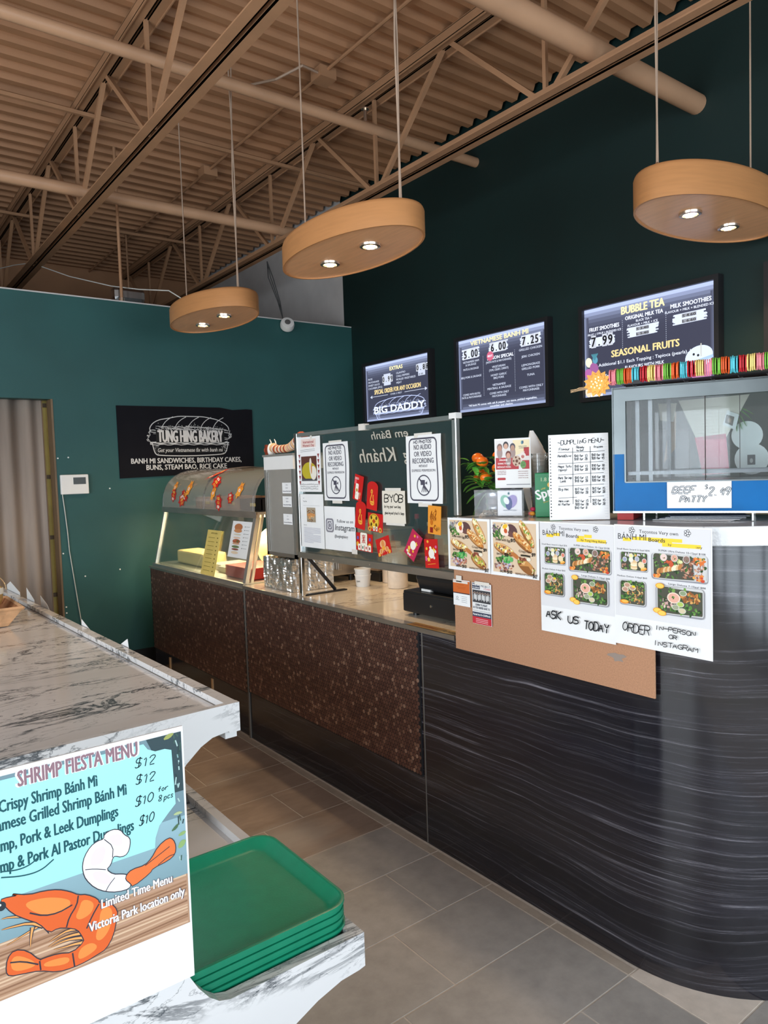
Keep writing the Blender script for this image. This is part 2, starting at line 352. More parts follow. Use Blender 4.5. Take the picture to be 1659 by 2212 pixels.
class Print:
    def __init__(s, seed=1): s.v = []; s.f = []; s.c = []; s.n = 0; s.r = random.Random(seed)
    def raw(s, vs, fs, col, lay=None):
        if lay is None: s.n += 1; lay = s.n
        else: lay = s.n + lay
        b = len(s.v); s.v += [(x, y, lay) for x, y in vs]; s.f += [tuple(i + b for i in f) for f in fs]; s.c += [C(col)] * len(fs)
    def poly(s, pts, col, lay=None): s.raw(pts, [tuple(range(len(pts)))], col, lay)
    def rect(s, x, y, w, h, col, nx=1, ny=1):
        vs = [(x + w * i / nx, y + h * j / ny) for j in range(ny + 1) for i in range(nx + 1)]
        s.raw(vs, [(j * (nx + 1) + i, j * (nx + 1) + i + 1, (j + 1) * (nx + 1) + i + 1, (j + 1) * (nx + 1) + i) for j in range(ny) for i in range(nx)], col)
    def rrect(s, x, y, w, h, r, col, lay=None):
        p = []
        for cx, cy, a0 in ((x + w - r, y + r, -90), (x + w - r, y + h - r, 0), (x + r, y + h - r, 90), (x + r, y + r, 180)):
            for k in range(6): a = R_(a0 + 18 * k); p.append((cx + r * math.cos(a), cy + r * math.sin(a)))
        s.poly(p, col, lay)
    def ell(s, cx, cy, rx, ry, col, rot=0, n=14, lay=None, wob=0):
        ca, sa = math.cos(rot), math.sin(rot); p = []
        for i in range(n):
            a = 2 * math.pi * i / n; q = 1 + wob * (s.r.random() - .5) * 2; x = rx * q * math.cos(a); y = ry * q * math.sin(a); p.append((cx + x * ca - y * sa, cy + x * sa + y * ca))
        s.poly(p, col, lay)
    def ring(s, cx, cy, rx, ry, t, col, n=32):
        vs = []; fs = []
        for i in range(n):
            a = 2 * math.pi * i / n; vs += [(cx + rx * math.cos(a), cy + ry * math.sin(a)), (cx + (rx - t) * math.cos(a), cy + (ry - t) * math.sin(a))]
        for i in range(n): j = (i + 1) % n; fs.append((2 * i, 2 * j, 2 * j + 1, 2 * i + 1))
        s.raw(vs, fs, col)
    def line(s, pts, w, col, lay=None, w1=None):
        vs = []; fs = []; k = len(pts)
        for i, p in enumerate(pts):
            a = pts[max(i - 1, 0)]; b = pts[min(i + 1, k - 1)]; dx, dy = b[0] - a[0], b[1] - a[1]; L = math.hypot(dx, dy) or 1
            ww = (w if w1 is None else w + (w1 - w) * i / (k - 1)) / 2; vs += [(p[0] - dy / L * ww, p[1] + dx / L * ww), (p[0] + dy / L * ww, p[1] - dx / L * ww)]
            if i: fs.append((2 * i - 2, 2 * i - 1, 2 * i + 1, 2 * i))
        s.raw(vs, fs, col, lay)
    def text(s, t, x, y, h, col, al='c', w=None, bold=0.0, shear=0.0, rot=0, mirror=False, sx=1.0):
        vs, fs, x0, x1 = text_geo(t, 0, shear); k = h / CAP; kx = k * sx
        if w: kx = w / (x1 - x0)
        o = {'c': -(x0 + x1) / 2, 'l': -x0, 'r': -x1}[al]; ca, sa = math.cos(rot), math.sin(rot)
        s.n += 1
        for q, (ox_, oy_) in enumerate(((0, 0), (-1, .35), (1, -.35), (-.5, -.8), (.5, .8)) if bold else ((0, 0),)):
            P = []
            for a, b in vs:
                a = (a + o) * kx * (-1 if mirror else 1) + ox_ * bold * h * .85; b = b * k + oy_ * bold * h * .5; P.append((x + a * ca - b * sa, y + a * sa + b * ca))
            s.raw(P, fs, col, lay=q * .15)
    def hand(s, t, x, y, h, col, pw=None, al='l', adv=0.82, jit=0.06, w=None, slant=0.08, rot=0):
        pw = pw or h * 0.13; u = h / 8; lay = s.n + 1; s.n += 1
        tot = sum((7 if c != ' ' else 5) * adv for c in t) * u; kx = 1
        if w: kx = w / tot; tot = w
        ox = x - (tot / 2 if al == 'c' else tot if al == 'r' else 0); cx = 0; ca, sa = math.cos(rot), math.sin(rot)
        for c in t:
            if c == ' ': cx += 5 * adv * u * kx; continue
            dy = s.r.uniform(-jit, jit) * h; sc = 1 + s.r.uniform(-jit, jit)
            for st in GL.get(c, GL.get(c.upper(), '2820')).split():
                p = [(cx + (a * u * kx * 1.0 + b * u * slant) * sc, b * u * sc + dy) for a, b in gp(st)]
                if len(p) > 2: p = chaikin(p, 1)
                p = [(ox + a * ca - b * sa, y + a * sa + b * ca) for a, b in p]
                b0 = s.n; s.n = lay - 1; s.line(p, pw, col); s.n = lay
            cx += 7 * adv * u * kx
    def scrib(s, x, y, w, h, col, pw):
        n = max(4, int(w / (h * 0.5))); p = [(x + w * i / n, y + (h * s.r.uniform(.1, 1.0) if i % 2 else h * s.r.uniform(-.1, .2))) for i in range(n + 1)]
        s.line(p, pw, col)
    def blobs(s, cx, cy, rx, ry, pal, n, size, asp=2.2, rect=False):
        for i in range(n):
            if rect: x, y = cx + s.r.uniform(-rx, rx), cy + s.r.uniform(-ry, ry)
            else:
                a = s.r.uniform(0, 6.28); q = math.sqrt(s.r.random()); x, y = cx + rx * q * math.cos(a), cy + ry * q * math.sin(a)
            z = size * s.r.uniform(.5, 1.1); s.ell(x, y, z, z / s.r.uniform(1, asp), s.r.choice(pal), s.r.uniform(0, 3.14), 8, lay=1 + i % 30, wob=.2)
        s.n += 30
    def mesh(s, name, org, U, V, mt, off=0.0008, step=1e-5, warp=None, loc=(0, 0, 0)):
        U = Vector(U).normalized(); V = Vector(V).normalized(); N = U.cross(V); org = Vector(org); loc = Vector(loc)
        vs = []
        for x, y, l in s.v: vs.append(org + U * x + V * y + N * (off + l * step + (warp(x, y) if warp else 0)) - loc)
        me = bpy.data.meshes.new(name); me.from_pydata([tuple(v) for v in vs], [], s.f)
        at = me.color_attributes.new('Col', 'FLOAT_COLOR', 'CORNER'); d = []
        for f, c in zip(s.f, s.c): d += [*c, 1.0] * len(f)
        at.data.foreach_set('color', d); me.materials.append(MATS[mt]); return me
    def build(s, parent, org, U, V, mt='print', name='print', **k):
        loc = WL[parent.name]; return link(name, s.mesh(name, org, U, V, mt, loc=loc, **k), parent, loc)
UX, VX = (0, -1, 0), (0, 0, 1)      # sheet facing -X
UY, VY = (1, 0, 0), (0, 0, 1)      # sheet facing -Y
def sheet(name, org, U, V, W, H, mt='paper', th=0.0008, warp=None, nx=1, ny=1, outline=None):
    """thin sheet with real thickness; org = lower left corner of the front"""
    U = Vector(U).normalized(); V = Vector(V).normalized(); N = U.cross(V); org = Vector(org)
    if warp: nx, ny = max(nx, 8), max(ny, 10)
    vs = []; fs = []
    if outline:
        n = len(outline)
        for q in (0, -th): vs += [tuple(U * x + V * y + N * q) for x, y in outline]
        fs = [tuple(range(n)), tuple(range(n, 2 * n))[::-1]] + [(i + n, (i + 1) % n + n, (i + 1) % n, i) for i in range(n)]
    else:
        for q in (0, -th):
            for j in range(ny + 1):
                for i in range(nx + 1):
                    x, y = W * i / nx, H * j / ny; vs.append(tuple(U * x + V * y + N * (q + (warp(x, y) if warp else 0))))
        m = (nx + 1) * (ny + 1); I = lambda i, j, k=0: k * m + j * (nx + 1) + i
        for j in range(ny):
            for i in range(nx): fs.append((I(i, j), I(i + 1, j), I(i + 1, j + 1), I(i, j + 1))); fs.append((I(i, j, 1), I(i, j + 1, 1), I(i + 1, j + 1, 1), I(i + 1, j, 1)))
        for i in range(nx): fs.append((I(i, 0, 1), I(i + 1, 0, 1), I(i + 1, 0), I(i, 0))); fs.append((I(i, ny), I(i + 1, ny), I(i + 1, ny, 1), I(i, ny, 1)))
        for j in range(ny): fs.append((I(0, j), I(0, j + 1), I(0, j + 1, 1), I(0, j, 1))); fs.append((I(nx, j, 1), I(nx, j + 1, 1), I(nx, j + 1), I(nx, j)))
    b = MB(); b.add(vs, fs); me = b.mesh(name, mt, (0, 0, 0), 30 if warp else None)
    o = link(name, me, None, tuple(org)); return o

# ================================================================ THE SETTING
XW, YP = 4.10, 5.85
fl = structure(MB().box(-3.5, 4.1, -2.6, 9.5, -0.05, -0.0012).build('floor', 'grout'))
tile_me = {}
def tile(x0, x1, y0, y1, mt):
    g = 0.003; k = (round(x1 - x0, 3), round(y1 - y0, 3), mt)
    if k not in tile_me: tile_me[k] = MB().box(g, x1 - x0 - g, g, y1 - y0 - g, -0.0012, 0.0).mesh('tile', mt)
    o = bpy.data.objects.new('tile', tile_me[k]); COL.objects.link(o); o.parent = fl; o.location = (x0, y0, 0)
rows = [-0.26 + 0.305 * i for i in range(20)]
for i, y0 in enumerate(rows):
    off = [0.0, 0.2, 0.41][i % 3]; xs = [1.83 - 0.43 + off - 0.61 * k for k in range(6)][::-1]
    xs = [x for x in xs if x < 1.80] + [1.83]
    far = y0 > 2.45
    for a, b in zip(xs, xs[1:]):
        tile(a, b, y0, y0 + 0.305, 'tile_brown' if far else 'tile_grey')
    near = y0 < 1.2
    tile(1.83, 2.14 if near else 1.87, y0, y0 + 0.305, ('tile_beige' if 0.9 < y0 < 1.2 else 'tile_grey' if near else 'tile_tan'))
    if near:
        for a in (2.14, 2.75): tile(a, a + 0.61, y0, y0 + 0.305, 'tile_grey')

def wall(name, m, *b): return structure(MB().box(*b).build(name, m))
# green partition with the curtained doorway
b = MB(); b.box(1.346, 4.10, YP, YP + .12, 0, 2.945); b.box(-3.5, 1.346, YP, YP + .12, 2.165, 2.945); b.box(-3.5, 0.35, YP, YP + .12, 0, 2.165)
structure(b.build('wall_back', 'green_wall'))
wall('trim_1', 'jamb_brown', 1.332, 1.346, YP - .004, YP + .13, 0, 2.165)
wall('trim_2', 'white_wall', -3.5, 4.10, YP + .0, YP + .12, 2.945, 2.955)
wall('baseboard_back', 'black_body', 1.36, 4.09, YP - .014, YP, 0, 0.17)
wall('wall_right', 'green_shaded', 4.10, 4.25, -2.6, 5.97, 0, 4.3)
wall('wall_right_rear', 'white_wall', 4.10, 4.25, 5.97, 9.5, 0, 4.3)
wall('wall_left', 'shell_wall', -3.65, -3.5, -2.6, 9.5, 0, 4.3)
wall('wall_far', 'deck_paint', -3.5, 4.25, 9.5, 9.6, 0, 4.3)
b = MB(); b.box(-3.5, 4.1, -2.62, -2.5, 2.95, 4.3); b.box(-3.5, 4.1, -2.62, -2.5, 0, .28)
for x in (-3.5, -2.72): b.box(x, x + .12, -2.62, -2.5, 0, 4.3)
b.box(3.9, 4.1, -2.62, -2.5, 0, 4.3); structure(b.build('wall_front', 'shell_wall'))
b = MB()
for x in (-1.5, -.25, 1.0, 2.2, 3.35): b.box(x, x + .10, -2.42, -2.34, .28, 2.95)
b.box(-2.7, 3.9, -2.42, -2.34, .95, 1.0); structure(b.build('window_1', 'black_body'))
# corrugated roof deck
p = 0.152; prof = []; y = -2.6
while y < 9.5:
    prof += [(y, 4.165), (y + .050, 4.165), (y + .068, 4.205), (y + .134, 4.205)]; y += p
prof.append((9.5, 4.165)); n = len(prof)
b = MB(); b.add([(-3.5, a, c) for a, c in prof] + [(4.06, a, c) for a, c in prof], [(i, i + 1, i + 1 + n, i + n) for i in range(n - 1)])
ceil_o = structure(b.build('ceiling', 'deck_paint', recalc=False))
structure(MB().box(-3.5, 4.25, -2.6, 9.5, 4.26, 4.3).build('ceiling_slab', 'dark_wood'))

# open web joists
def joist(X, label):
    t = thing('roof_joist', label, 'roof joist', (X, -2.6, 3.47), 'open web roof joists')
    b = MB(); b.box(X - .065, X - .006, -2.6, 9.5, 4.10, 4.106); b.box(X + .006, X + .065, -2.6, 9.5, 4.10, 4.106)
    b.box(X - .012, X - .006, -2.6, 9.5, 4.10, 4.164); b.box(X + .006, X + .012, -2.6, 9.5, 4.10, 4.164)
    b.box(X - .065, X + .065, -2.6, 9.5, 4.156, 4.164); b.box(X - .065, X - .059, -2.6, 9.5, 4.09, 4.16); b.box(X + .059, X + .065, -2.6, 9.5, 4.09, 4.16)
    b.build('top_chord', 'steel_paint', t)
    for s in (-1, 1):
        b = MB(); xa, xb = (X + .012, X + .070) if s > 0 else (X - .070, X - .012)
        b.box(xa, xb, -2.6, 9.5, 3.475, 3.483); x2 = X + s * .012; b.box(min(x2, x2 + s * .007), max(x2, x2 + s * .007), -2.6, 9.5, 3.475, 3.535)
        b.build('bottom_chord', 'steel_paint', t)
    y = -1.9
    while y < 9.3:
        for dy in (-.72, 0, .72):
            if y + dy > 9.4: continue
            q = MB(); w = .011 if dy == 0 else .014
            a = Vector((X, y + dy * .06, 3.50)); c = Vector((X, y + dy, 4.12))
            d = (c - a).normalized(); sd = Vector((1, 0, 0)); up = d.cross(sd)
            vs = [tuple(pp + sd * (i * w) + up * (j * w)) for pp in (a, c) for i, j in ((-1, -1), (1, -1), (1, 1), (-1, 1))]
            q.add(vs, [(0, 1, 2, 3), (7, 6, 5, 4), (0, 4, 5, 1), (1, 5, 6, 2), (2, 6, 7, 3), (3, 7, 4, 0)]); q.build('web_bar', 'steel_paint', t)
        y += 1.5
    return t
joist(1.545, 'painted steel roof joist crossing above the left pendant lamps')
joist(3.13, 'painted steel roof joist running beside the dark green wall')
# pipes, bridging bars, conduit, cables
def pipe(x0, x1, y, z, r, lab, name='ceiling_pipe', cat='pipe', grp='brown pipes under the roof deck'):
    t = thing(name, lab, cat, (x0, y, z), grp)
    MB().cyl((x0, y, z), (x1, y, z), r, 20).build('tube', 'pipe_paint', t, smooth=40)
    for x in (x0 + 1.3, x0 + 3.4):
        if x < x1 - .3: MB().tube([(x, y, z + r * 1.05), (x, y, 4.165)], .006, 6).build('hanger_rod', 'steel_paint', t)
    return t
pipe(-3.4, 4.099, 4.10, 3.90, .036, 'slim brown sprinkler pipe ending above the banh mi menu')
pipe(-3.4, 4.099, 2.30, 3.60, .055, 'thick brown pipe crossing at upper right above the large pendant')
pipe(-3.4, 4.099, 5.46, 3.60, .042, 'brown pipe passing behind the mid pendant lamp')
b = MB(); b.box(-3.4, 4.09, 5.30, 5.325, 4.06, 4.085); tag(b.build('bridging_bar', 'steel_paint', loc=(-3.4, 5.3, 4.06)), 'thin steel bridging bar under the deck between the joists', 'bar')
b = MB(); b.box(-3.4, 4.09, 7.60, 7.625, 4.06, 4.085); tag(b.build('bridging_bar', 'steel_paint', loc=(-3.4, 7.6, 4.06)), 'thin bridging bar in the dark roof area past the partition', 'bar')
t = thing('electrical_conduit', 'thin conduit with junction boxes fixed under the deck between joists', 'conduit', (2.70, -2.6, 4.13))
MB().cyl((2.70, -2.6, 4.145), (2.70, 9.5, 4.145), .011, 8).build('tube', 'steel_paint', t)
for y in (4.07, 5.9): MB().box(2.64, 2.76, y - .06, y + .06, 4.09, 4.16).build('junction_box', 'steel_paint', t)
MB().tube([(2.66, 4.05, 4.12), (2.5, 4.0, 4.10), (2.42, 4.2, 4.08), (2.38, 4.5, 4.16)], .008, 6).build('cable', 'cord', t)
t = thing('sprinkler_head', 'small metal sprinkler head above the slim ceiling pipe', 'sprinkler', (3.05, 4.10, 3.93))
MB().cyl((3.05, 4.10, 3.93), (3.05, 4.10, 4.02), .012, 8).build('body', 'ring', t); MB().lathe(3.05, 4.10, [(.028, 4.02), (.028, 4.026)], 12).build('deflector', 'ring', t)
tag(MB().tube([(1.43, 8.0, 3.649), (1.498, 7.7, 3.618), (1.549, 7.36, 3.56), (1.608, 7.1, 3.477), (1.737, 6.7, 3.316), (1.932, 6.2, 3.149), (2.023, 5.8, 3.047), (2.073, 5.3, 2.936), (2.13, 4.95, 2.75)], .0045, 6).build('white_cable', 'cable_white', loc=(1.0, 5, 2.95)), 'thin white cable sagging from the joist to the far pendant', 'cable')
t = thing('foil_duct', 'shiny foil duct end glimpsed over the green partition', 'duct', (2.68, 8.0, 3.45)); MB().box(2.5, 2.85, 7.95, 8.1, 3.45, 3.62).build('duct', 'foil', t, bev=.05)
MB().cyl((2.68, 8.0, 3.6), (2.68, 8.0, 4.2), .01, 6).build('hanger_rod', 'steel_paint', t)
for y, zz in ((5.95, 2.95), (6.05, 2.95)): pass
t = thing('hanging_rod', 'thin vertical steel rod above the partition near the far pendant', 'rod', (1.92, 5.9, 2.95)); MB().cyl((1.92, 5.91, 2.955), (1.92, 5.91, 4.16), .012, 8).build('rod', 'steel_paint', t)
MB().lathe(1.92, 5.91, [(.022, 2.955), (.022, 2.99)], 12).build('foot', 'ring', t)
t = thing('wall_camera', 'small white round camera on the top edge of the partition', 'camera', (3.36, 5.84, 2.90))
M0 = Matrix.Translation((3.36, 5.80, 2.90)) @ Matrix.Rotation(R_(60), 4, 'X') @ Matrix.Rotation(R_(-20), 4, 'Y')
MB(M0).lathe(0, 0, [(.03, -.045), (.062, -.03), (.065, 0.0), (.058, .025), (.04, .03)], 20).build('housing', 'white_plastic', t, smooth=50)
MB(M0).lathe(0, 0, [(.026, .03), (.026, .036), (.01, .038)], 16).build('lens', 'grey_plastic', t)
for k in (-.012, 0.0, .012):
    MB().tube([(3.34, 5.84, 2.95), (3.30 + k, 5.83, 3.10), (3.22 + k * 2, 5.82, 3.30), (3.19, 5.82, 3.44)], .004, 6).build('black_cable', 'cable_black', t)

# curtain and doorway
b = MB(); xs = [0.30 + i * .012 for i in range(84)]
vs = [(x + .0 * z, 5.99 + .022 * math.sin(x * 46) + .008 * math.sin(x * 17 + 1), z) for z in (0.02, 1.1, 2.175) for x in xs]; n = len(xs)
b.add(vs, [(r * n + i, r * n + i + 1, (r + 1) * n + i + 1, (r + 1) * n + i) for r in range(2) for i in range(n - 1)])
o = b.build('curtain', 'curtain', loc=(.8, 5.99, 0.02), smooth=60); sm = o.modifiers.new('s', 'SOLIDIFY'); sm.thickness = .004
tag(o, 'taupe pleated curtain hanging in the doorway of the green wall', 'curtain')
t = thing('wooden_frame', 'light pine frame standing behind the doorway curtain', 'frame', (1.32, 6.05, 0))
MB().box(1.285, 1.315, 6.04, 6.08, 0, 2.9).build('post', 'pine', t); MB().box(1.36, 1.39, 6.04, 6.08, 0, 2.9).build('post', 'pine', t)
MB().box(1.315, 1.36, 6.06, 6.075, 0, 2.9).build('backing', 'yellow_sheet', t)
for z in (.65, 1.10, 1.57, 2.12): MB().box(1.315, 1.36, 6.04, 6.06, z, z + .03).build('rung', 'jamb_brown', t)
# sign on the partition
t = thing('bakery_sign', 'black sign with white sandwich drawing and bakery lettering on green wall', 'sign', (1.80, YP, 1.55))
MB().prism([(1.812, 1.555), (2.985, 1.585), (2.99, 2.125), (2.93, 2.128), (2.80, 2.118), (2.68, 2.136), (1.81, 2.13)], 'y', YP - .012, YP).build('board', 'sign_black', t)
P = Print(3); WH = '#c9c9c9'
def sub_sandwich(P, cx, cy, w, h, col, lw, label=None, dots=90, fat=1.0):
    X = lambda u: cx + (u - .5) * w
    Y = lambda v: cy + (v - .5) * h
    top = [(0.03, .62), (.02, .70), (.06, .82), (.13, .90), (.20, .93), (.26, .95), (.36, 1.0), (.46, 1.0), (.56, 1.0), (.66, 1.0), (.74, .97), (.84, .93), (.93, .84), (.98, .74), (.985, .66)]
    P.line([(X(a), Y(b)) for a, b in chaikin(top, 2)], lw, col)
    for k in range(5):
        u = .18 + k * .155; P.line([(X(a), Y(b)) for a, b in chaikin([(u - .02, .70), (u + .01, .82), (u + .06, .92), (u + .12, .985)], 2)], lw * .8, col)
    for i, v in enumerate((.64, .60, .36, .33, .29)):
        P.line([(X(.02 + .96 * q / 24 + (.02 if i == 2 else 0) * math.sin(q)), Y(v + .012 * math.sin(q * 1.7 + i * 2))) for q in range(25)], lw * (.8 if i != 3 else 1.6), col)
    P.line([(X(a), Y(b)) for a, b in chaikin([(.045, .34), (.055, .2), (.075, .06), (.12, .02), (.5, 0.0), (.88, .03), (.93, .07), (.955, .2), (.965, .34)], 2)], lw * 1.1, col)
    for s_ in (0, 1):
        for k in range(6):
            bx = X(.01 if s_ == 0 else .99); q = P.r.uniform(.36, .6)
            P.line([(bx + w * .03 * (1 if s_ else -1) * P.r.uniform(-.6, 1), Y(q + P.r.uniform(-.06, .06))) for _ in range(4)], lw * .7, col)
    for k in range(5):
        u = .18 + k * .155
        for _ in range(dots // 5):
            a = u + P.r.uniform(-.06, .10); b_ = .66 + abs(P.r.gauss(0, .06)); P.ell(X(a), Y(min(b_, .93)), lw * .45, lw * .45, col, n=5, lay=1)
    for _ in range(dots // 2): a = P.r.choice([P.r.uniform(.06, .13), P.r.uniform(.88, .95)]); P.ell(X(a), Y(P.r.uniform(.06, .28)), lw * .4, lw * .4, col, n=5, lay=1)
    P.n += 1
sub_sandwich(P, .60, .335, .72, .33, WH, .007, dots=170)
for _ in range(40): P.line([(.25 + P.r.random() * .7, .30 + P.r.random() * .12) for _ in range(3)][:2], .003, WH)
P.rect(.305, .283, .60, .102, '#08090b')
P.text('TUNG HING BAKERY', .605, .288, .094, '#d8d5d3', w=.565, bold=.062)
P.rect(.30, .195, .60, .045, '#08090b')
P.text('Get your Vietnamese fix with banh mi', .60, .205, .032, '#d0cecc', w=.57, bold=.02, shear=.25)
P.text('BANH MI SANDWICHES, BIRTHDAY CAKES,', .575, .115, .040, '#d0cfce', w=.96, bold=.05)
P.text('BUNS, STEAM BAO, RICE CAKE', .565, .062, .040, '#d0cfce', w=.70, bold=.05)
P.build(t, (1.81, YP - .012, 1.555), UY, VY)
# intercom panel with hanging wire
t = thing('wall_panel', 'white alarm keypad with grey screen on the green wall by doorway', 'keypad', (1.365, YP, 1.45))
MB().box(1.364, 1.567, YP - .03, YP, 1.447, 1.596).build('housing', 'white_plastic', t, bev=.006)
MB().box(1.455, 1.545, YP - .032, YP - .029, 1.522, 1.574).build('screen', 'lcd', t)
for x in (1.47, 1.52): MB().lathe(0, 0, [(.011, 0), (.011, .003)], 12).build('button', 'white_plastic', t).location = Vector((x, YP - .032, 1.49)) - WL[t.name]
MB().tube([(1.376, 5.84, 1.447), (1.388, 5.84, 1.301), (1.398, 5.84, 1.15), (1.403, 5.84, 1.017), (1.425, 5.84, .801), (1.447, 5.84, .584), (1.465, 5.84, .419), (1.478, 5.84, .30)], .0035, 6).build('wire', 'cable_white', t, smooth=60)
b = MB()
for x, z in ((1.313, 1.0), (1.435, 1.727), (1.342, 1.722), (1.776, .835), (1.51, .81), (1.36, .59), (1.351, .544), (1.73, 1.48)):
    MB().cyl((max(x, 1.36), YP - .003, z), (max(x, 1.36), YP, z), .006, 8).build('filler_spot', 'white_plastic', bpy.data.objects['wall_back'])

# pendant lamps
def pendant(cx, cy, z, h, a, bb, rot, label, lean):
    t = thing('pendant_lamp', label, 'pendant lamp', (cx, cy, z), 'oval veneer pendant lamps')
    M = Matrix.Translation((cx, cy, z)) @ Matrix.Rotation(rot, 4, 'Z')
    n = 64; r1 = .012
    prof = [(1.0, .006), (1.0, h - .02), (.985, h - .006), (.96, h)]
    b = MB(M); vs = []; fs = []
    outer = [(1.0, 0.0), (1.0, h - .02), (.985, h - .006), (.955, h), (0.0001, h)]
    inner = [(.975, 0.0), (.975, .010)]
    L = [inner[1], inner[0]] + outer
    for q, zz in L:
        for j in range(n): th = 2 * math.pi * j / n; vs.append((bb * q * math.cos(th), a * q * math.sin(th), zz))
    for i in range(len(L) - 1):
        for j in range(n): fs.append((i * n + j, i * n + (j + 1) % n, (i + 1) * n + (j + 1) % n, (i + 1) * n + j))
    b.add(vs, fs); b.build('shade', 'veneer', t, smooth=50)
    b = MB(M); b.lathe(0, 0, [(1, .006), (1, .012)], n, bb * .98, a * .98); b.build('under_panel', 'veneer_glow', t)
    for s in (-1, 1):
        yy = s * .175; m2 = M @ Matrix.Translation((0, yy, 0))
        rg = MB(m2).lathe(0, 0, [(.052, .006), (.050, -.004), (.036, -.006), (.033, .004)], 20, caps=False).build('spotlight', 'ring', t, smooth=60)
        MB(m2).lathe(0, 0, [(.031, .0045), (.020, -.004), (.006, -.007)], 16).build('bulb', 'bulb', rg, smooth=60)
        l = bpy.data.lights.new('pendant_spot', 'SPOT'); l.energy = 26; l.color = (1.0, .72, .42); l.spot_size = R_(120); l.spot_blend = .6; l.shadow_soft_size = .03
        lo = bpy.data.objects.new('pendant_spot', l); COL.objects.link(lo); lo.location = m2 @ Vector((0, 0, -.03))
    for k, (dx, dy, dbl, _a, _b) in enumerate(lean):
        p0 = M @ Vector((dx, dy, h))
        for q in range(2 if dbl else 1):
            o = .008 * q
            p1 = Vector((p0.x + lean[k][3] + .02 * q, p0.y + lean[k][4], 4.165))
            mid = (p0 + p1) / 2 + Vector((.012 * (1 - 2 * q), 0, 0)) if dbl else (p0 + p1) / 2
            MB().tube([p0 + Vector((o, 0, -.004)), mid, p1], .0045, 6).build('cord', 'cord', t)
        MB().lathe(p0.x, p0.y, [(.012, p0.z), (.006, p0.z + .02)], 8).build('cord_grip', 'ring', t)
pendant(2.105, 3.00, 2.62, .125, .502, .248, 0, 'oval pendant lamp hanging over the glass screen, middle of the three', [(0, .40, 0, 0, 0), (0, -.41, 1, 0, 0)])
pendant(2.155, 4.73, 2.62, .125, .495, .242, 0, 'smallest farthest oval pendant lamp in front of green partition', [(0, .44, 0, 0, 0), (0, -.39, 1, 0, 0)])
pendant(3.44, 1.87, 2.70, .155, .508, .247, R_(-90), 'largest oval pendant lamp at the right edge with two cords', [(0, -.446, 1, 0, 0), (0, .40, 0, 0, 0)])
# ================================================================ COUNTERS
XC = 1.88
# --- lower counter (cash area)
lc = thing('service_counter', 'low counter with copper penny panel and marble worktop behind the glass screen', 'counter', (XC, 2.05, 0))
MB().box(1.90, 2.60, 2.26, 3.855, 0.0, .872).build('body', 'black_body', lc)
MB().box(1.88, 1.90, 2.257, 3.850, 0.0, .895).build('front_panel', 'laminate', lc)
MB().box(1.872, 1.9, 3.848, 3.862, 0.0, .90).build('edge_strip', 'seam', lc)
MB().box(1.868, 2.62, 2.045, 3.86, .895, .906).build('worktop', 'marble_warm_lit', lc, bev=.002)
MB().box(1.866, 1.872, 2.045, 3.86, .888, .907).build('edge_trim', 'steel', lc)
cols = [(.17, .085, .065), (.14, .068, .054), (.20, .10, .075), (.30, .165, .12), (.44, .27, .20)]
wts = [5, 5, 4, 1.6, .8]
def penny_geo(b, x, y, z, c):
    r = .0092; n = 8; v = []
    for q, rr in ((0, r), (-.0016, r), (-.0022, r * .78)):
        v += [(x + q, y + rr * math.cos(2 * math.pi * j / n), z + rr * math.sin(2 * math.pi * j / n)) for j in range(n)]
    v.append((x - .0016, y, z)); f = []
    for i in (0, 1):
        f += [(i * n + j, i * n + (j + 1) % n, (i + 1) * n + (j + 1) % n, (i + 1) * n + j) for j in range(n)]
    f += [(2 * n + j, 2 * n + (j + 1) % n, 3 * n) for j in range(n)]
    b.add(v, f, c)
def penny_panel(parent, x, y0, y1, z0, z1, k_single, bronze=0):
    bk = MB().box(x, x + .004, y0 - .004, y1 + .004, z0 - .004, z1 + .004).build('penny_panel', 'black_body', parent)
    pr = .0188; pz = pr * .866; pos = []; j = 0; z = z0 + .0095
    while z < z1 - .006:
        y = y0 + .0095 + (pr / 2 if j % 2 else 0)
        while y < y1 - .004:
            pos.append((y, z)); y += pr
        z += pz; j += 1
    pos.sort(key=lambda q: q[0] - .25 * q[1])
    protos = []
    for c in cols:
        b = MB(); penny_geo(b, 0, 0, 0, c); protos.append(b.mesh('penny', 'penny', smooth=35, recalc=True))
    st = MB()
    for i, (y, z) in enumerate(pos):
        k = rnd.choices(range(5), wts)[0]
        if i < k_single:
            o = bpy.data.objects.new('penny', protos[k]); COL.objects.link(o); o.parent = bk; o.location = Vector((x - .0002, y, z)) - WL[bk.name]
        else: penny_geo(st, x - .0002, y, z, cols[k])
    s = st.build('pennies', 'penny', bk, smooth=35); s['kind'] = 'stuff'
    return bk
penny_panel(lc, 1.875, 2.275, 3.842, .280, .882, 300)
# --- display case base
dc = thing('display_counter', 'dark counter with penny panel carrying the heated display case', 'counter', (XC, 3.87, 0))
MB().box(1.90, 2.65, 3.868, 5.44, .26, .872).build('body', 'black_body', dc)
b = MB(); b.box(1.885, 1.90, 3.868, 4.02, 0, .26); b.box(1.885, 1.90, 4.16, 5.44, 0.0, .26); b.box(1.885, 1.90, 4.02, 4.16, 0, .07); b.box(1.885, 1.9, 4.02, 4.16, .17, .26)
b.build('kick_panel', 'laminate', dc)
MB().box(1.94, 2.6, 3.88, 5.42, 0.0, .26).build('plinth', 'black_body', dc)
for y in (4.38, 5.12): MB().box(1.878, 1.885, y, y + .022, 0, .24).build('support_strip', 'pine', dc)
MB().box(1.868, 2.65, 3.868, 5.44, .872, .888).build('top', 'steel', dc)
penny_panel(dc, 1.877, 3.872, 5.436, .265, .868, 0)
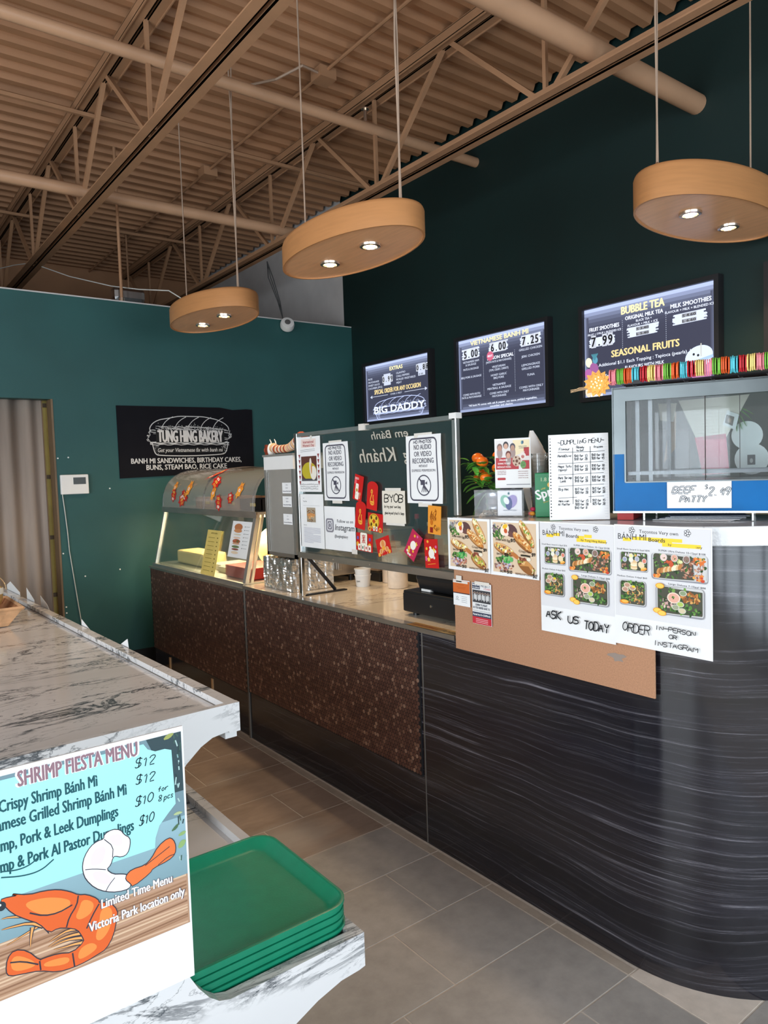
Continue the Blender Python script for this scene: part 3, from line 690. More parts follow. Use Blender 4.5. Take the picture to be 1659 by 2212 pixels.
# --- raised counter with the rounded end
def path(off, n=18):
    r = .45 + off; pts = [(1.88 - off, 2.04), (1.88 - off, 1.30)]
    for k in range(1, n + 1): a = math.pi + (math.pi / 2) * k / n; pts.append((2.33 + r * math.cos(a), 1.30 + r * math.sin(a)))
    pts.append((3.30, .85 - off)); return pts
def band(o1, o2, z0, z1):
    A = path(o1); B_ = path(o2)[::-1]; return MB().prism(A + B_, 'z', z0, z1)
rc = thing('raised_counter', 'tall black striped bar counter with a rounded end and white stone top', 'counter', (XC, .85, 0))
o = band(0, -.02, 0, 1.31)
MB().box(1.88, 1.90, 2.0402, 2.254, 0, .893).build('front_panel', 'laminate', lc)
o.build('front_panel', 'laminate', rc, smooth=40)
MB().box(1.8785, 1.90, 2.253, 2.258, 0, .893).build('joint_strip', 'seam', lc)
b = band(-.021, -.40, 0, 1.31); b.build('body', 'black_body', rc)
MB().box(1.90, 2.28, 2.03, 2.042, .0, 1.31).build('end_panel', 'white_plastic', rc)
MB().box(1.90, 2.5, 2.06, 2.255, 0, .872).build('body', 'black_body', lc)
band(.012, -.43, 1.31, 1.365).build('stone_top', 'stone_white', rc, smooth=40, bev=.003)

# hardboard sheet
hb = sheet('hardboard_sheet', (1.866, 2.036, .862), UX, VX, .846, .446, 'hardboard', .006)
tag(hb, 'brown hardboard sheet hung across the front of the tall black counter', 'board')
P = Print(); P.ell(.72, .10, .03, .012, '#8f8076', wob=.4); P.ell(.60, .2, .004, .004, '#8a6248')
P.build(hb, (1.866, 2.036, .862), UX, VX, name='stain')

# ---------------------------------------------------------------- printed food pictures
TAN, CR = ['#c98f55', '#b97a42', '#d9a76c', '#a5682f'], ['#e8cfa8', '#dcb98a', '#f0dfc0']
GRN = ['#3f6b2c', '#55823a', '#2d4f24', '#6f9a48', '#234019']
MEAT = ['#8a5a44', '#a8735a', '#c08f78', '#70402f', '#d0a58c', '#9b6a5a']
ORG = ['#d9702c', '#e08a3c', '#c85a22', '#e9a050']
def food_board(P, x, y, w, h, seed, kind):
    P.r.seed(seed)
    P.rrect(x - w * .02, y - h * .04, w * 1.03, h * 1.02, h * .12, '#8f8f96')
    P.rrect(x, y, w, h, h * .11, '#c9c9c8'); P.rrect(x + w * .02, y + h * .03, w * .96, h * .94, h * .1, '#4a4a3c')
    m = h * .085
    P.blobs(x + w * .5, y + h * .5, w * .46, h * .44, GRN, 60, m, 3, True)
    if kind == 'super':
        P.blobs(x + w * .74, y + h * .45, w * .2, h * .34, MEAT, 90, m * .7, 3.5, True)
        P.blobs(x + w * .85, y + h * .80, w * .1, h * .12, ORG, 16, m * .9, 3, True); P.blobs(x + w * .85, y + h * .16, w * .1, h * .1, ORG + ['#c8452a'], 16, m, 3, True)
        for i in range(11): P.ell(x + w * (.12 + .040 * i), y + h * (.30 + .022 * i), h * .07, h * .13, P.r.choice(CR + TAN), -.5, lay=i)
        P.n += 12
        for a, b_, c in ((.22, .84, '#e6c9bf'), (.42, .84, '#d9a48e'), (.64, .82, '#8a6f66')):
            P.ell(x + w * a, y + h * b_, h * .15, h * .15, '#cfc8c4'); P.ell(x + w * a, y + h * b_, h * .125, h * .125, c); P.blobs(x + w * a, y + h * b_, h * .05, h * .05, GRN + ['#7a4a3a'], 6, m * .3)
        P.blobs(x + w * .30, y + h * .62, w * .08, h * .09, ['#c4522f', '#d9703a'], 8, m)
        P.blobs(x + w * .52, y + h * .7, w * .04, h * .06, ['#b9c47a', '#d8d9a0'], 5, m)
        P.blobs(x + w * .10, y + h * .12, w * .06, h * .05, ORG, 6, m)
    elif kind == 'small':
        P.blobs(x + w * .5, y + h * .86, w * .4, h * .1, ['#cfc3cc', '#e0d2dc', '#8fa35a', '#d9a04a'], 24, m * .8)
        for i in range(5): P.ell(x + w * .50, y + h * (.14 + .09 * i), w * .13, h * .075, CR[i % 3], lay=i)
        P.n += 6
        P.blobs(x + w * .15, y + h * .25, w * .1, h * .15, MEAT, 16, m * .7, 3)
        P.ell(x + w * .77, y + h * .34, w * .12, h * .17, '#e4cfa8', -.5); P.ell(x + w * .86, y + h * .12, w * .12, h * .07, '#e2912f', .3); P.ell(x + w * .84, y + h * .17, w * .1, h * .05, '#efc06a', .3)
        for a, b_, c in ((.40, .78, '#e6dfa0'), (.17, .58, '#9aa0b8'), (.62, .64, '#a8aabc'), (.88, .56, '#d8806a'), (.40, .58, '#e8e4d0')):
            P.ell(x + w * a, y + h * b_, h * .14, h * .14, '#d6d4d2'); P.ell(x + w * a, y + h * b_, h * .11, h * .11, c)
    elif kind == 'med':
        P.blobs(x + w * .6, y + h * .45, w * .3, h * .36, ['#d9a35a', '#c9904a', '#e0bf80', '#b98a50'] + MEAT[:2], 70, m * .6, 4, True)
        P.blobs(x + w * .5, y + h * .88, w * .42, h * .08, GRN, 20, m * .9)
        for a, b_ in ((.3, .8), (.22, .62), (.5, .70)): P.ell(x + w * a, y + h * b_, w * .14, h * .11, '#d8c8b0'); P.ell(x + w * a, y + h * b_, w * .10, h * .08, '#b98f7a')
        P.ell(x + w * .55, y + h * .76, w * .07, h * .05, '#e3c92e')
        P.blobs(x + w * .3, y + h * .3, w * .12, h * .1, GRN, 10, m)
        P.ell(x + w * .18, y + h * .10, w * .18, h * .09, '#e0861f'); P.ell(x + w * .20, y + h * .12, w * .13, h * .06, '#f0b650')
    else:
        P.blobs(x + w * .75, y + h * .66, w * .2, h * .2, ['#a8662e', '#8f5526', '#c48544', '#d69f5a'], 34, m * .9)
        P.blobs(x + w * .2, y + h * .38, w * .16, h * .16, ['#d0a9a0', '#b98a80', '#e0c4ba'], 30, m * .6, 4)
        P.blobs(x + w * .6, y + h * .20, w * .34, h * .14, GRN, 40, m * .9)
        P.ell(x + w * .38, y + h * .60, w * .145, h * .20, '#e8d2c0'); P.ell(x + w * .38, y + h * .60, w * .12, h * .165, '#e0a894'); P.blobs(x + w * .38, y + h * .6, w * .03, h * .05, GRN, 5, m * .5)
        for a, b_, c in ((.52, .40, '#a8c060'), (.42, .28, '#9a9f84'), (.58, .80, '#8a9a78'), (.56, .18, '#cfc0a0')): P.ell(x + w * a, y + h * b_, w * .085, h * .1, '#c9c6b8'); P.ell(x + w * a, y + h * b_, w * .065, h * .08, c)
        for a, b_ in ((.02, .08), (.12, .0), (.08, .98)): P.ell(x + w * a, y + h * b_, w * .10, h * .10, '#e39a22'); P.ell(x + w * a, y + h * b_, w * .08, h * .08, '#f1c65a')
def banh_mi_boards(P, W, H, top):
    K = '#22262e'
    P.rect(.003, top, W - .006, H - top - .004, '#d9d8da', 10, 10)
    for cx in (.20, .77):
        for k in range(5):
            a = k * 1.257; r = W * .022; q = [(W * cx + r * (math.cos(a) + .75 * math.cos(a + s) * .8), H * .955 + r * (math.sin(a) + .75 * math.sin(a + s) * .8)) for s in (0, 1.2, 2.4, 3.6, 4.8, 6.0)]
            P.line(q, .0016, K)
    P.text('Torontos Very own', W * .48, H * .935, .0095, K, w=W * .40, bold=.01, rot=-.02)
    P.rect(W * .10, H * .865, W * .52, H * .028, '#f2cf3c'); P.rect(W * .2, H * .878, W * .52, H * .028, '#f2cf3c'); P.rect(W * .52, H * .84, W * .38, H * .03, '#f2cf3c')
    P.text('BÁNH MÌ', W * .045, H * .880, .0165, K, 'l', w=W * .31); P.text('Boards', W * .38, H * .873, .011, K, 'l', w=W * .17, bold=.03)
    P.text('by Tung Hing Bakery', W * .58, H * .850, .0065, K, 'l', w=W * .33, bold=.02, rot=-.03)
    P.text('Small Basic board 2-3ppl $36', W * .03, H * .792, .0045, K, 'l', w=W * .36, bold=.02); P.text('SUPER Ultra Deluxe 10-12ppl $108', W * .48, H * .802, .005, K, 'l', w=W * .46, bold=.02, rot=-.02)
    P.text('Medium Deluxe 4-6ppl $60', W * .03, H * .568, .0045, K, 'l', w=W * .33, bold=.02); P.text('Large Deluxe 7-10ppl $88', W * .58, H * .545, .005, K, 'l', w=W * .36, bold=.02, rot=-.02)
    food_board(P, W * .07, H * .625, W * .30, H * .155, 5, 'small'); food_board(P, W * .42, H * .585, W * .54, H * .205, 6, 'super')
    food_board(P, W * .07, H * .345, W * .28, H * .20, 7, 'med'); food_board(P, W * .47, H * .315, W * .46, H * .22, 8, 'large')
def add_tape(t, x, y, w, h, org, U, V, o=.0012):
    U3, V3 = Vector(U), Vector(V); q = Vector(org) + U3 * x + V3 * y + U3.cross(V3) * o
    s = sheet('tape', q, U, V, w, h, 'tape', .0004); s.parent = t; s.location = Vector(s.location) - WL[t.name]; return s
def poster(name, y_left, z0, W, H, label, cat, seed, group=None, x=1.858, warp=None, mt='paper', U=UX, V=VX, org=None, outline=None):
    org = org or (x, y_left, z0)
    o = sheet(name, org, U, V, W, H, mt, warp=warp, outline=outline); tag(o, label, cat, group); return o, Print(seed), org
# ASK US TODAY
wp = lambda x, y: .0006 * math.sin(x * 12)
o, P, g = poster('menu_poster', 1.603, 1.001, .289, .364, 'banh mi boards poster with ASK US TODAY written below the pictures', 'poster', 4, warp=wp)
banh_mi_boards(P, .289, .364, .364 * .235)
P.hand('ASK', .028, .049, .026, '#15181f', .0042, w=.062); P.hand('US', .116, .043, .022, '#15181f', .004, w=.044); P.hand('TODAY', .178, .034, .027, '#15181f', .004, w=.092, rot=-.03)
P.build(o, g, UX, VX, warp=wp)
# ORDER IN-PERSON
wp = lambda x, y: .0006 * math.sin(x * 12 + 1)
o, P, g = poster('menu_poster', 1.314, 1.008, .304, .360, 'banh mi boards poster with ORDER IN-PERSON OR INSTAGRAM handwritten below', 'poster', 4, warp=wp)
banh_mi_boards(P, .304, .360, .360 * .24)
P.hand('ORDER', .030, .045, .026, '#15181f', .0030, w=.090, rot=-.05); P.hand('IN-PERSON', .138, .0635, .013, '#15181f', .0021, w=.122, rot=-.02); P.hand('OR', .180, .043, .011, '#15181f', .0021, w=.026); P.hand('INSTAGRAM', .132, .018, .0135, '#15181f', .0021, w=.135)
P.build(o, g, UX, VX, warp=wp)
# two sandwich posters
def sandwich_poster(P, W, H, p1):
    K = '#2b2018'
    P.rect(.012, .012, W - .024, H - .020, '#d8bfa2', 12, 12)
    def sub(cx, cy, L, wd, rot, fill, bun='#c48a4c'):
        P.ell(cx, cy - wd * .2, L, wd, '#8f5a2a', rot, 24); P.ell(cx, cy, L, wd * .95, bun, rot, 24); P.ell(cx, cy + wd * .3, L * .95, wd * .6, '#dcb078', rot, 24)
        ca, sa = math.cos(rot), math.sin(rot)
        for i in range(90): u = P.r.uniform(-.85, .85) * L; v = P.r.uniform(-.35, .5) * wd; z = wd * P.r.uniform(.18, .42); P.ell(cx + u * ca - v * sa, cy + u * sa + v * ca, z, z * .6, P.r.choice(fill), P.r.uniform(0, 3), 7, lay=i % 20 + 1)
        P.n += 20
    P.blobs(W * .24, H * .84, W * .19, H * .10, ['#7a6a72', '#5d4d57', '#8a7a80', '#4f6b35', '#9aa0a0'], 70, .007, 2); P.blobs(W * .19, H * .73, W * .13, H * .07, GRN, 40, .006, 2.5)
    P.ell(W * .46, H * .83, W * .12, H * .095, '#5a3c3c', -.5); P.ell(W * .42, H * .76, W * .1, H * .05, '#6b4540', -.3)
    P.ell(W * .31, H * .83, W * .105, H * .095, '#efe2cc', .9); P.ell(W * .34, H * .76, W * .05, H * .04, '#f0d8cc'); P.ell(W * .32, H * .89, W * .055, H * .04, '#e8b830', .4); P.ell(W * .33, H * .81, W * .035, H * .045, '#c4552a', .6)
    sub(W * .76, H * .78, W * .24, H * .085, -.95, ['#e8d49a', '#d9c06a', '#7a9a3c', '#c9753c', '#efe6c0']); sub(W * .67, H * .63, W * .23, H * .085, -.62, ['#e0a85a', '#d0873c', '#efd09a', '#b96a2a'])
    sub(W * .29, H * .485, W * .22, H * .085, -.30, ['#efe0a0', '#e2d06a', '#f3ecd4', '#5a4a40', '#c9884c']); P.ell(W * .52, H * .38, W * .10, H * .04, '#b87038', -.5)
    P.blobs(W * .28, H * .19, W * .19, H * .09, ['#a8a0c0', '#c9b8c8', '#8a6a60', '#b9735a', '#d9c4b0', '#6a4038'], 80, .006, 3); P.blobs(W * .33, H * .30, W * .12, H * .055, ['#3f9a4a', '#56b060', '#2f7d3a', '#7ab86a'], 30, .008, 1.8); P.blobs(W * .2, H * .29, W * .08, H * .04, GRN, 20, .006, 2)
    sub(W * .74, H * .22, W * .19, H * .095, -.5, ['#8aa03c', '#b8c04a', '#7a3c24', '#d0b05a', '#5a8030', '#e0d8b0'])
    P.blobs(W * .68, H * .33, W * .07, H * .03, ['#7a3c2a', '#92503a'], 12, .006, 2); P.ell(W * .80, H * .34, W * .045, H * .03, '#e8e0cc')
    P.text('Steak with Egg', W * .12, H * .635, .0085, K, 'l', w=W * .31, bold=.02, rot=-.05); P.hand(p1, W * .44, H * .625, .010, '#111', .0022, w=W * .09)
    P.text('Banh Xeo', W * .14, H * .375, .0075, K, 'l', w=W * .13, bold=.02); P.hand('$8', W * .30, H * .355, .010, '#111', .0024, w=W * .09)
    P.text('Crispy Fish', W * .60, H * .455, .0080, K, 'l', w=W * .24, bold=.01, rot=-.04); P.hand('$9', W * .86, H * .40, .010, '#111', .0022, w=W * .07); P.line([(W * .64, H * .40), (W * .74, H * .40), (W * .83, H * .39)], .006, '#2c2a1c')
    P.text('BBQ Beef', W * .21, H * .065, .0075, K, 'l', w=W * .14, bold=.02); P.hand('$10', W * .36, H * .055, .010, '#111', .0022, w=W * .10)
    P.text('NASHVILLE HOT CHICKEN', W * .53, H * .055, .0065, '#5c3a1c', 'l', w=W * .35, bold=.03, rot=-.02); P.hand('$12', W * .885, H * .03, .011, '#111', .0022, w=W * .08)
wa = lambda x, y: .001 * math.sin(x * 18) + .10 * max(0, .05 - y) ** 1.5
o, P, g = poster('food_poster', 2.056, 1.168, .222, .196, 'smaller-looking sandwich photo poster nearest the glass screen', 'poster', 11, warp=wa)
sandwich_poster(P, .222, .196, '$5'); P.build(o, g, UX, VX, warp=wa)
wa = lambda x, y: .001 * math.sin(x * 18 + 2) + .25 * max(0, .05 - y) ** 1.5
o, P, g = poster('food_poster', 1.829, 1.168, .222, .196, 'curled sandwich photo poster beside the ASK US TODAY sheet', 'poster', 12, warp=wa)
sandwich_poster(P, .222, .196, '$15'); P.build(o, g, UX, VX, warp=wa)
o = sheet('paper_sheet', (1.8630, 1.66, 1.306), UX, VX, .07, .059); tag(o, 'blank white paper strip showing between the sandwich and banh mi posters', 'paper')
# business cards and flyer
o, P, g = poster('business_card', 2.035, 1.032, .090, .098, 'orange and white cards taped on the hardboard', 'card', 1, x=1.859)
P.rect(0, .048, .090, .047, '#c66328'); P.rect(0, .046, .09, .004, '#4a3030'); P.text('JG ELECTRIC', .045, .078, .003, '#8a3c14', w=.03); P.line([(.02, .071), (.07, .071)], .0008, '#8a3c14'); P.line([(.025, .066), (.065, .066)], .0008, '#8a3c14')
for k in range(4): P.line([(.045, .036 - k * .007), (.075, .036 - k * .007)], .0011, '#6c7680')
P.ring(.022, .030, .005, .005, .001, '#5c6a74'); P.line([(.012, .022), (.033, .022)], .0012, '#5c6a74'); P.build(o, g, UX, VX)
add_tape(o, .018, .090, .03, .024, g, UX, VX); add_tape(o, .0, .086, .08, .008, g, UX, VX)
o, P, g = poster('flyer', 1.933, .976, .098, .152, 'martial arts flyer with red foot taped on the hardboard', 'flyer', 2, x=1.859)
P.rect(.001, .001, .096, .150, '#dedede', 2, 2); P.rect(.002, .130, .040, .020, '#3d4356'); P.text('Martial Arts', .022, .142, .0055, '#f0f0f0', w=.036, bold=.05); P.text('For $10/Month', .022, .133, .0045, '#f0f0f0', w=.034, bold=.04)
P.text('PROJECT', .070, .139, .008, '#2a3044', w=.046, bold=.03); P.text('X GUARD', .078, .130, .0065, '#c03038', w=.034, bold=.03)
P.rect(.003, .080, .092, .046, '#3c3c40')
for k in range(13):
    x_ = .008 + k * .0068; P.ell(x_, .098 + .004 * (k % 2), .004, .012, '#c9c9c8' if k % 3 else '#888'); P.ell(x_, .114 + .003 * (k % 2), .0022, .003, '#a88a78')
P.text('LEARN TO FIGHT', .048, .068, .0075, '#2a3044', w=.060, bold=.06); P.text('SO YOU NEVER HAVE TO', .048, .057, .0075, '#2a3044', w=.086, bold=.06)
P.text('Victoria Park location for kids and adults', .048, .048, .003, '#444', w=.088); P.rect(.001, .027, .096, .017, '#3a4156'); P.text('Martial Arts For $10/Month', .048, .032, .007, '#e9e9e9', w=.088, bold=.04); P.rect(.001, .001, .096, .026, '#c02c3a')
for k in range(3): P.line([(.018, .019 - k * .006), (.08, .019 - k * .006)], .0016, '#e6c9cc')
P.build(o, g, UX, VX); add_tape(o, .015, .146, .075, .012, g, UX, VX)
# paper strips lying on the low counter
t = thing('counter_note', 'tan paper strip reading FOLLOW US ON lying on the counter edge', 'note', (1.90, 2.10, .906))
P = Print(5); P.rect(0, 0, .285, .052, '#c9985c', 6, 2); P.rect(.19, .0, .095, .048, '#c8ad7c', 2, 1)
for k in range(6): P.line([(.01 + .02 * k, .012 + .004 * k), (.05 + .025 * k, .030 - .002 * k)], .004, '#b8603a')
P.hand('FOLLOW US ON', .20, .016, .016, '#15110c', .0022, w=.08)
P.build(t, (1.872, 2.345, .9068), UX, (1, 0, 0), name='strip', off=.0005)

# ---------------------------------------------------------------- glass sneeze guard
gs = thing('glass_screen', 'framed clear glass screen standing on the low counter', 'screen', (1.93, 2.08, .906))
MB().box(1.925, 1.931, 2.085, 3.272, 1.135, 1.742).build('pane', 'glass', gs)
b = MB(); b.box(1.918, 1.940, 2.07, 3.29, 1.738, 1.756); b.build('top_rail', 'alu', gs)
MB().box(1.914, 1.942, 2.07, 3.29, 1.112, 1.142).build('bottom_rail', 'steel', gs)
MB().box(1.916, 1.940, 3.262, 3.288, .907, 1.756).build('post', 'chrome', gs, bev=.003)
MB().box(1.918, 1.940, 2.062, 2.086, 1.366, 1.756).build('post', 'alu', gs, bev=.003)
MB().tube([(1.945, 3.27, 1.13), (2.14, 3.29, .915)], .010, 4).build('brace', 'black_body', gs)
MB().box(1.935, 2.20, 3.262, 3.292, .907, .913).build('foot_plate', 'black_body', gs)
for y in (2.35, 2.65, 2.95): MB().cyl((1.912, y, 1.127), (1.914, y, 1.127), .004, 8).build('screw', 'chrome', gs)
MB().box(1.914, 1.945, 2.055, 2.095, 1.742, 1.764).build('corner_clip', 'white_plastic', gs)
MB().box(1.912, 1.944, 2.66, 2.70, 1.735, 1.764).build('corner_clip', 'tape', gs)
P = Print(6)
for s_, x, y, h, w_ in (('Khánh', .40, .430, .060, .27), ('g', .60, .430, .048, .035), ('em Bánh', .49, .530, .034, .26)):
    P = Print(6); P.text(s_, x, y, h, '#b9b2a4', mirror=True, w=w_, shear=.25, bold=.015); P.build(gs, (1.9245, 2.98, 1.16), UX, VX, name='reflected_lettering', off=.0002)  # reflection of a sign, painted on the pane as reversed letters
GX = 1.9225
def gp_poster(name, yl, z0, W, H, label, cat, seed, **k): return poster(name, yl, z0, W, H, label, cat, seed, x=GX, **k)
def no_photo(yl, z0, W, H, label, seed):
    wq = lambda x, y: .0025 * (1 + math.sin(y * 22 + seed)) * (x / W)
    o, P, g = gp_poster('notice', yl, z0, W, H, label, 'notice', seed, warp=wq); K = '#4c4a58'
    x0, x1, y0, y1 = W * .10, W * .88, H * .045, H * .95; r = .022; pts = []
    for cx, cy, a0 in ((x1 - r, y0 + r, -90), (x1 - r, y1 - r, 0), (x0 + r, y1 - r, 90), (x0 + r, y0 + r, 180)):
        for k in range(7): a = R_(a0 + 15 * k); pts.append((cx + r * math.cos(a), cy + r * math.sin(a)))
    q = []
    for a, b_ in zip(pts, pts[1:] + pts[:1]):
        n = max(1, int(math.hypot(b_[0] - a[0], b_[1] - a[1]) / .02)); q += [(a[0] + (b_[0] - a[0]) * i / n, a[1] + (b_[1] - a[1]) * i / n) for i in range(n)]
    P.line(q + q[:1], .0065, K); c = W * .49
    P.hand('NO PHOTOS', c, H * .880, H * .045, K, .0028, 'c', w=W * .52)
    for s_, f, wd in (('NO AUDIO', .790, .50), ('OR VIDEO', .690, .50), ('RECORDING', .590, .60)): P.text(s_, c, H * f, H * .072, K, w=W * wd, bold=.02)
    P.text('WITHOUT', c, H * .530, H * .036, K, w=W * .25, bold=.01); P.text('EXPRESS PERMISSION', c, H * .465, H * .036, K, w=W * .66, bold=.01)
    P.ring(c, H * .265, W * .20, H * .155, .005, K); P.rect(c - W * .09, H * .27, W * .12, H * .065, K); P.rect(c - W * .10, H * .325, W * .13, H * .018, K)
    P.poly([(c + W * .03, H * .295), (c + W * .09, H * .325), (c + W * .09, H * .275)], K)
    for dx in (-.07, -.02, .03, .07): P.line([(c - W * .01, H * .27), (c + W * dx, H * .165)], .003, K)
    P.line([(c - W * .14, H * .375), (c + W * .14, H * .155)], .0065, K)
    P.build(o, g, UX, VX, warp=wq); add_tape(o, W * .25, H * .96, W * .5, .02, g, UX, VX); add_tape(o, W * .32, -.014, W * .38, .018, g, UX, VX)
no_photo(3.022, 1.414, .222, .279, 'NO PHOTOS recording notice on the glass between the left papers and red envelopes', 1)
no_photo(2.374, 1.411, .224, .279, 'NO PHOTOS recording notice on the glass right of the BYOB note', 3)
o, P, g = gp_poster('article_sheet', 3.266, 1.455, .220, .278, 'Womens Day sheet with yellow picture and red hearts on the glass corner', 'sheet', 7)
P.rect(.04, .225, .14, .042, '#e4cfc8', 2, 1); P.text('International', .11, .246, .013, '#9c2c34', w=.10, bold=.05); P.text("Women's Day", .11, .228, .013, '#9c2c34', w=.11, bold=.05)
for k in range(2): P.line([(.03, .212 - .008 * k), (.17, .215 - .008 * k)], .0016, '#777')
P.rect(.035, .055, .148, .125, '#5c352b', 2, 2); P.ell(.11, .105, .07, .045, '#b8a92c', n=24); P.rect(.035, .055, .148, .012, '#4a4a4e'); P.ell(.150, .095, .030, .035, '#e2ddd0'); P.ell(.125, .13, .012, .042, '#e2ddd0'); P.ell(.132, .118, .006, .028, '#c98a4c')
for k in range(6):
    for x_ in (.018, .200): P.poly([(x_ - .009, .190 - k * .027), (x_ + .009, .190 - k * .027), (x_, .168 - k * .027)], '#8c2c30')
for k in range(3): P.scrib(.02, .035 - k * .011, .17, .008, '#55565c', .0014)
P.build(o, g, UX, VX); add_tape(o, .13, .26, .016, .04, g, UX, VX)
o, P, g = gp_poster('article_sheet', 3.258, 1.171, .222, .272, 'printed article sheet with a sandwich photo low on the glass', 'sheet', 8)
P.text('Hello,', .03, .250, .004, '#888', 'l'); P.text('Tung Hing', .03, .233, .006, '#888', 'l'); P.line([(.03, .214), (.19, .214)], .001, '#aaa')
P.rect(.062, .130, .085, .074, '#a59680', 2, 2); P.blobs(.104, .182, .036, .012, ['#5c3a28', '#7a4c30', '#93643c'], 26, .005); P.ell(.104, .166, .040, .010, '#c98c54'); P.blobs(.104, .152, .036, .008, ['#c98a50', '#e0ac70'], 14, .006); P.blobs(.104, .138, .036, .006, ['#4a5030', '#6a4a2c', '#8a5c34'], 18, .004)
P.text('Hello, there', .03, .112, .0045, '#777', 'l')
for k in range(13): P.line([(.03, .100 - k * .0062), (.03 + (.16 if k not in (5, 12) else .09), .100 - k * .0062)], .0016, '#9a98ac')
P.build(o, g, UX, VX)
o, P, g = gp_poster('notice', 3.030, 1.173, .264, .212, 'Follow us notice with grey camera icon low on the glass', 'notice', 9)
P.rrect(.012, .085, .070, .068, .016, '#85838c'); P.rrect(.022, .093, .050, .052, .012, '#dedde0'); P.rrect(.027, .098, .040, .042, .009, '#85838c'); P.ring(.047, .119, .014, .014, .004, '#dedde0'); P.ell(.062, .133, .003, .003, '#dedde0')
P.text('Follow us on', .180, .135, .015, '#3a3a42', w=.135); P.text('Instagram', .175, .098, .028, '#2c2c34', w=.165, shear=.2, bold=.01); P.text('@tunghingbakery', .145, .062, .014, '#3a3a42', w=.115, shear=.2)
P.build(o, g, UX, VX); add_tape(o, .23, -.008, .045, .022, g, UX, VX)
wq = lambda x, y: .002 * (1 + math.sin(y * 18))
o, P, g = gp_poster('notice', 2.547, 1.322, .160, .140, 'small cream handwritten BYOB note taped on the glass', 'note', 10, mt='paper_cream', warp=wq)
P.hand('BYOB', .016, .090, .034, '#26241f', .0045, w=.135); P.hand('bring your own bag', .016, .066, .012, '#26241f', .0018, w=.115); P.hand('phasing out plastic bags', .018, .038, .012, '#26241f', .0018, w=.135)
P.build(o, g, UX, VX, warp=wq); add_tape(o, .02, .13, .11, .022, g, UX, VX); add_tape(o, .02, -.01, .13, .014, g, UX, VX)
# red envelopes
def envelope(y, z, W, H, rot, label, col, draw, seed, arch=False):
    a = R_(rot); U = Vector((0, -math.cos(a), math.sin(a))); V = Vector((0, math.sin(a), math.cos(a)))
    org = Vector((GX - .003 - .0006 * seed, y, z)) - U * W / 2 - V * H / 2
    out = None
    if arch: out = [(0, 0), (W, 0), (W, H * .82)] + [(W / 2 + W / 2 * math.cos(t), H * .82 + H * .18 * math.sin(t)) for t in [math.pi * k / 10 for k in range(1, 10)]] + [(0, H * .82)]
    o = sheet('red_envelope', org, U, V, W, H, col, .002, outline=out); tag(o, label, 'envelope', 'red envelopes taped on the glass')
    P = Print(seed); draw(P, W, H); P.build(o, tuple(org), U, V, mt='print_gloss')
mat('env_red', (0.55, 0.012, 0.010), 0.4, var=.04); mat('env_orange', (0.78, 0.30, 0.03), 0.45, var=.04); mat('env_pink', (0.48, 0.02, 0.075), 0.4, var=.04)
G_ = '#e9a23c'
def snake(P, W, H):
    P.line(chaikin([(W * .42, H * .58), (W * .38, H * .66), (W * .46, H * .72), (W * .54, H * .66), (W * .46, H * .52), (W * .34, H * .36), (W * .38, H * .22), (W * .62, H * .2), (W * .72, H * .3), (W * .6, H * .42), (W * .62, H * .54)], 2), .0055, G_)
    P.ell(W * .55, H * .24, W * .2, H * .08, G_); P.line([(W * .38, H * .25), (W * .7, H * .23)], .0018, '#b5281c')
def luck(P, W, H):
    P.rect(W * .05, H * .62, W * .25, H * .25, '#e85a62'); P.rrect(W * .22, H * .32, W * .34, H * .34, .006, '#efe6d8'); P.rrect(W * .26, H * .04, W * .42, H * .30, .006, '#efe6d8')
    for cy in (.55, .22): P.line([(W * .32, H * cy), (W * .37, H * (cy + .02)), (W * .42, H * cy)], .0012, '#6a5048')
    P.ell(W * .40, H * .40, .008, .008, '#c0943c'); P.ring(W * .8, H * .30, .006, .006, .0025, '#e8b48c'); P.line([(W * .8, H * .25), (W * .82, H * .1)], .003, '#e8b48c'); P.text('2025', W * .28, H * .82, .009, '#f0d8d0', w=.03, bold=.04)
def coin(P, W, H):
    P.ell(W * .42, H * .56, W * .36, H * .42, '#e2b93c', n=24); P.ring(W * .42, H * .56, W * .33, H * .38, .003, '#8a5a10'); P.poly([(W * .42, H * .70), (W * .54, H * .56), (W * .42, H * .42), (W * .30, H * .56)], '#b5481c')
    for a, b_ in ((.25, .74), (.58, .74), (.25, .38), (.58, .38)): P.ell(W * a, H * b_, .006, .008, '#4a3210')
    for a in (.14, .85): P.ell(W * a, H * .12, .012, .012, '#e39a3c'); P.ell(W * a, H * .12, .005, .005, '#7a3c14')
    for a in (.38, .56): P.rect(W * a, H * .04, .012, .02, '#efe6d8'); P.rect(W * a + .004, H * .04 + .006, .004, .009, '#2a2018')
def tilecard(P, W, H):
    P.rrect(W * .26, H * .30, W * .44, H * .72, .008, '#4f7a44'); P.rrect(W * .26, H * .33, W * .42, H * .70, .008, '#efe9da')
    for k in range(5): P.line([(W * .36, H * (.50 + .09 * k)), (W * .58, H * (.52 + .09 * k))], .003, '#b5281c')
    P.line([(W * .47, H * .42), (W * .47, H * .94)], .003, '#b5281c'); P.line([(W * .36, H * .42), (W * .56, H * .90)], .0025, '#b5281c'); P.line([(W * .58, H * .42), (W * .38, H * .90)], .0025, '#b5281c')
    for a in (.10, .84): P.ell(W * a, H * .36, .012, .011, '#e3a03c'); P.rect(W * a - .006, H * .62, .014, .014, '#6a5aa8')
    for k in range(4): P.rrect(W * (.12 + .21 * k), H * .03, .022, .028, .003, '#efe9da'); P.rect(W * (.12 + .21 * k) + .007, H * .03 + .008, .008, .012, ['#b5281c', '#2a5a3c', '#b5281c', '#7a2030'][k])
